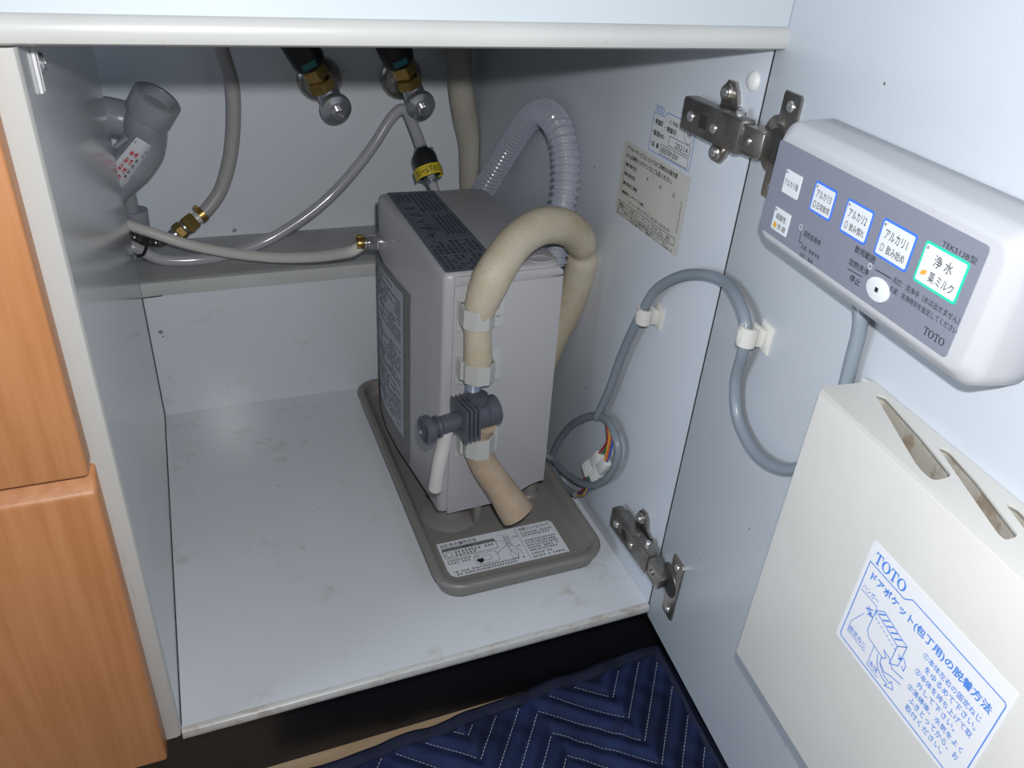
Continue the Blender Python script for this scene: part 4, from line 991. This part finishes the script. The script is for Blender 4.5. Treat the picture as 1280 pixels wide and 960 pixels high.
cable_clip(atd(935, 419, .0112), DOOR, .0112, 1.0, -.03, 'ivory cable clip on the open door, left of the knife pocket')

# cable loops and connectors between ionizer and right panel
lp_ = [V((.360, .215, .030)), atx(688, 572, .386), atx(700, 585, .387), atx(722, 601, .388), atx(742, 606, .3885), atx(762, 594, .3885), atx(773, 568, .3885), atx(768, 542, .3885), atx(757, 523, .3900), atx(738, 520, .3900), atx(715, 531, .389), atx(698, 552, .388), atx(682, 580, .3865), V((.362, .215, .040))]
cl = thing('power_cable_loop', 'grey cable coiled beside the foot of the ionizer against the right panel', 'cable', (.385, .16, .02))
obj('sheath', B().tube(lp_, .0036, 14, 8), 'cable', cl, angle=80)
b = B().tube([V((.358, .225, .022)), atx(688, 585, .386), atx(700, 602, .3875), atx(712, 614, .389), atx(720, 618, .390)], .0036, 14, 8)
o = obj('signal_cable', b, 'cable', loc=(.385, .17, .02)); tag(o, 'short grey cable ending in coloured wires beside the tray', 'cable')
def connector(a, c, lab, ro):
    p, q = atx(*a, .3915), atx(*c, .3915); f = Fr(p, q - p, (-1, 0, 0)); L_ = (q - p).length
    t = thing('wire_connector', lab, 'connector', tuple((p + q) / 2), 'white wire connectors')
    b = B().box((0, -.0035, -.0052), (L_ * .58, .0035, .0052), f, .0008); obj('socket', b, 'white', t)
    b = B().box((L_ * .52, -.0042, -.0060), (L_, .0042, .0060), f, .0008)
    for k in range(3): b.box((L_ * (.66 + .1 * k), -.0047, -.0064), (L_ * (.69 + .1 * k), .0047, .0064), f)
    obj('plug', b, 'white', t)
connector((751, 569), (733, 590), 'white wire connector on the left, red and green wires', 0)
connector((759, 576), (742, 600), 'white wire connector on the right, amber and blue wires', 0)
wires = [('red', [(758, 530), (760, 548), (754, 560), (747, 568)], .3905), ('green', [(757, 528), (759, 550), (757, 562), (752, 567)], .3925), ('amber', [(760, 526), (762, 545), (759, 562), (756, 576)], .3885), ('blue', [(763, 526), (766, 542), (764, 560), (759, 577)], .3905), ('orange', [(761, 527), (764, 538), (763, 552), (758, 575)], .3890),
         ('red', [(733, 590), (730, 600), (729, 612), (722, 616)], .3925), ('green', [(735, 591), (734, 600), (731, 611), (724, 616)], .3935), ('blue', [(741, 600), (736, 611), (730, 617), (722, 618)], .3920), ('amber', [(739, 600), (733, 613), (727, 620), (719, 617)], .3910)]
for n, pp, x in wires:
    side = 'above the white connectors' if pp[0][1] < 560 else 'below the white connectors'
    o = obj('wire', B().tube([atx(*p, x) for p in pp], .0011, 8, 6), 'wire_' + n, loc=tuple(atx(*pp[1], x)))
    tag(o, 'thin %s wire %s' % (n, side), 'wire')

# ================================================================== KNIFE POCKET ON THE DOOR
kp = thing('knife_pocket', 'ivory plastic knife pocket with slanted slots hanging on the door', 'knife holder', tuple(DOOR(.16, .13, 0)))
KX0, KX1, KY0, KY1, KZ = .1622, .3950, .1340, .3385, .0340
# shell: front, sides, bottom as a tapered box without its top
n_rr = [(KX0, KY0), (KX1, KY0), (KX1, KY1 - .0012), (KX0, KY1 - .0012)]
b = B().prism([(KX0, KY0), (KX1, KY0), (KX1, KY1 - .0010), (KX0, KY1 - .0010)], KZ - .0026, KZ, DOOR, .0022, 3)
b.box((KX0, KY0, .0004), (KX0 + .0030, KY1 - .0010, KZ - .0020), DOOR, .0012); b.box((KX1 - .003, KY0, .0004), (KX1, KY1 - .0010, KZ - .0020), DOOR, .0012)
b.box((KX0, KY0, .0004), (KX1, KY0 + .003, KZ - .0020), DOOR, .0012); b.box((KX0, KY0, .0004), (KX1, KY1 - .004, .0024), DOOR)
obj('shell', b, 'ivory', kp)
def slot_poly(P_, r=.002):                                             # rounded polygon
    out = []; n = len(P_)
    for i in range(n):
        a, c, d = V(P_[i - 1]), V(P_[i]), V(P_[(i + 1) % n]); u_ = (a - c); w2 = (d - c)
        rr_ = min(r, u_.length * .45, w2.length * .45)
        p, q = c + u_.normalized() * rr_, c + w2.normalized() * rr_
        for k in range(5): t = k / 4; out.append(tuple(p * (1 - t) ** 2 + c * 2 * t * (1 - t) + q * t * t))
    return out
slots = [slot_poly([(.1732, .0085), (.1762, .0042), (.2120, .0105), (.2400, .0172), (.2415, .0295), (.2310, .0290)], .004),
         slot_poly([(.2185, .0080), (.2225, .0045), (.2440, .0085), (.2790, .0185), (.2800, .0265), (.2760, .0265)], .003),
         slot_poly([(.2600, .0078), (.2640, .0046), (.2860, .0085), (.3230, .0185), (.3240, .0265), (.3190, .0265)], .003),
         slot_poly([(.3050, .0078), (.3090, .0046), (.3300, .0085), (.3650, .0185), (.3660, .0265), (.3610, .0265)], .003)]
# the top deck with the slots cut through (2D curve fill handles the holes)
cu = bpy.data.curves.new('deck', 'CURVE'); cu.dimensions = '2D'; cu.fill_mode = 'BOTH'; cu.extrude = .0012
for P_ in [rrect(KX0, .0004, KX1, KZ, .0022, 4)] + slots:
    s_ = cu.splines.new('POLY'); s_.points.add(len(P_) - 1); s_.use_cyclic_u = True
    for i, p in enumerate(P_): s_.points[i].co = (p[0], p[1], 0, 1)
to = bpy.data.objects.new('deck', cu); COL.objects.link(to); dg = bpy.context.evaluated_depsgraph_get(); dg.update()
me = to.evaluated_get(dg).to_mesh(); vs = [DOOR(v.co.x, KY1 - .0011 + v.co.z, v.co.y) for v in me.vertices]; fs = [tuple(p.vertices) for p in me.polygons]
to.evaluated_get(dg).to_mesh_clear(); bpy.data.objects.remove(to); bpy.data.curves.remove(cu)
obj('top_deck', B().add(vs, fs), 'ivory', kp, angle=40)
for P_ in slots:
    b = B(); n_ = len(P_); vs = [DOOR(p[0], KY1 - .0010, p[1]) for p in P_] + [DOOR(p[0], KY1 - .045, p[1]) for p in P_]
    b.add(vs, [(i, (i + 1) % n_, n_ + (i + 1) % n_, n_ + i) for i in range(n_)] + [tuple(n_ + i for i in range(n_))])
    obj('slot', b, 'slot', kp, angle=60, recalc=False, label='slot lining with brown stains')
b = B().box((KX0 - .0055, KY1 - .020, .0006), (KX0 + .001, KY1 - .0005, .0040), DOOR, .001); obj('hanger_tab', b, 'ivory', kp)
# instruction sticker
SF = Fr(DOOR(.2293, .2280, KZ), DD, UP); SW, SH = .0890, .0660
b = B().prism(rrect(0, 0, SW, SH, .0018, 4), 0, .0003, SF); ks = obj('sticker', b, 'pocket_label', kp, smooth=False, label='white sticker printed in blue')
def sxy(px, py):
    p = atd(px, py, KZ + .0005); d = p - SF.o; return d.dot(SF.ex), d.dot(SF.ey)
z = .0006; b = B()
def lpx(x, y): return sxy(1050 + x / 3.4286, 680 + y / 3.4286)
def quad(t, pa, pb, h, bold=0.0):
    """text from px pa to px pb (baseline) on the sticker"""
    a = lpx(*pa); c = lpx(*pb); L_ = c[0] - a[0]; b.text(t, SF, a[0], a[1], w=L_, h=h, z=z, bold=bold)
x_, y_ = lpx(185, 80); 
print('sticker px', [tuple(round(q, 4) for q in lpx(*p)) for p in ((150, 5), (5, 395), (180, 85), (310, 205), (180, 160), (690, 700), (410, 495), (660, 775), (145, 70), (15, 385), (620, 960), (320, 245), (360, 245), (755, 670))])
b.toto(SF, .0045, SH - .0098, .0215, .0062, z)
b.line(SF, [(.0028, .004), (.0028, SH - .0115), (.0275, SH - .0115), (.0315, SH - .0080), (SW - .003, SH - .0080), (SW - .0018, SH - .0092), (SW - .0018, .004), (SW - .003, .0028), (.004, .0028)], .0005, z, True)
b.text('ドアポケット(包丁用)の脱着方法', SF, .0065, SH - .0205, w=.0770, h=.0058, z=z, bold=.02)
b.text('ハンガー', SF, .0045, SH - .0275, w=.0115, h=.0032, z=z); b.line(SF, [(.0042, SH - .0288), (.0160, SH - .0288), (.0175, SH - .0335)], .0003, z)
b.text('固定ねじ', SF, .0065, .0105, w=.0130, h=.0034, z=z); b.line(SF, [(.0110, .0270), (.0060, .0165), (.0060, .0095), (.0200, .0095)], .0003, z)
b.text('本体', SF, .0245, .0060, w=.0065, h=.0034, z=z); b.line(SF, [(.0320, .0050), (.0240, .0050), (.0235, .0180)], .0003, z)
for k, t in enumerate(('①本体左右の固定ねじ', '  をゆるめて下さい。', '②本体を持ち上げて取', '  外して下さい。', '③清掃後、水気をよく', '  ふきとってから、お', '  取付ください。')):
    t2 = t.strip(); ind = 0 if t2 == t else .0035; n_c = len(t2)
    b.text(t2, SF, .0475 + ind, SH - .0272 - .0053 * k, w=.0345 * n_c / 10, h=.0036, z=z, bold=.003)
def ln_(pts, w=.0004): b.line(SF, pts, w, z)
ln_([(.0165, .0350), (.0210, .0390), (.0390, .0350), (.0345, .0305), (.0165, .0350)]); ln_([(.0165, .0350), (.0165, .0215), (.0190, .0185), (.0300, .0170)]); ln_([(.0345, .0305), (.0345, .0185)]); ln_([(.0390, .0350), (.0390, .0220), (.0345, .0185)]); ln_([(.0345, .0305), (.0390, .0350)])
for k in range(5): ln_([(.0190 + .0032 * k, .0352 - .0007 * k), (.0222 + .0032 * k, .0380 - .0007 * k)], .0007)
for k in range(8): ln_([(.0180 + .0022 * k, .0315 - .0005 * k), (.0190 + .0022 * k, .0313 - .0005 * k)], .0004)
ln_([(.0120, .0330), (.0150, .0310), (.0130, .0290), (.0165, .0300), (.0110, .0310), (.0150, .0335)], .0005); ln_([(.0370, .0275), (.0395, .0265), (.0375, .0255), (.0400, .0285)], .0005)
ln_([(.0405, .0280), (.0425, .0260), (.0425, .0225), (.0405, .0240)], .0004)
ln_([(.0440, .0190), (.0370, .0175), (.0330, .0210), (.0290, .0215), (.0320, .0190), (.0295, .0165), (.0300, .0135), (.0340, .0115), (.0380, .0135), (.0440, .0150)], .0004)
ln_([(.0270, .0160), (.0290, .0110), (.0330, .0080), (.0380, .0075), (.0370, .0055), (.0420, .0085), (.0395, .0115), (.0390, .0095), (.0340, .0100), (.0300, .0130)], .0004)
flat('blue_print', b, 'ink_blue', ks)
print('tris', sum(sum(len(p.vertices) - 2 for p in o.data.polygons) for o in S.objects if o.type == 'MESH'))
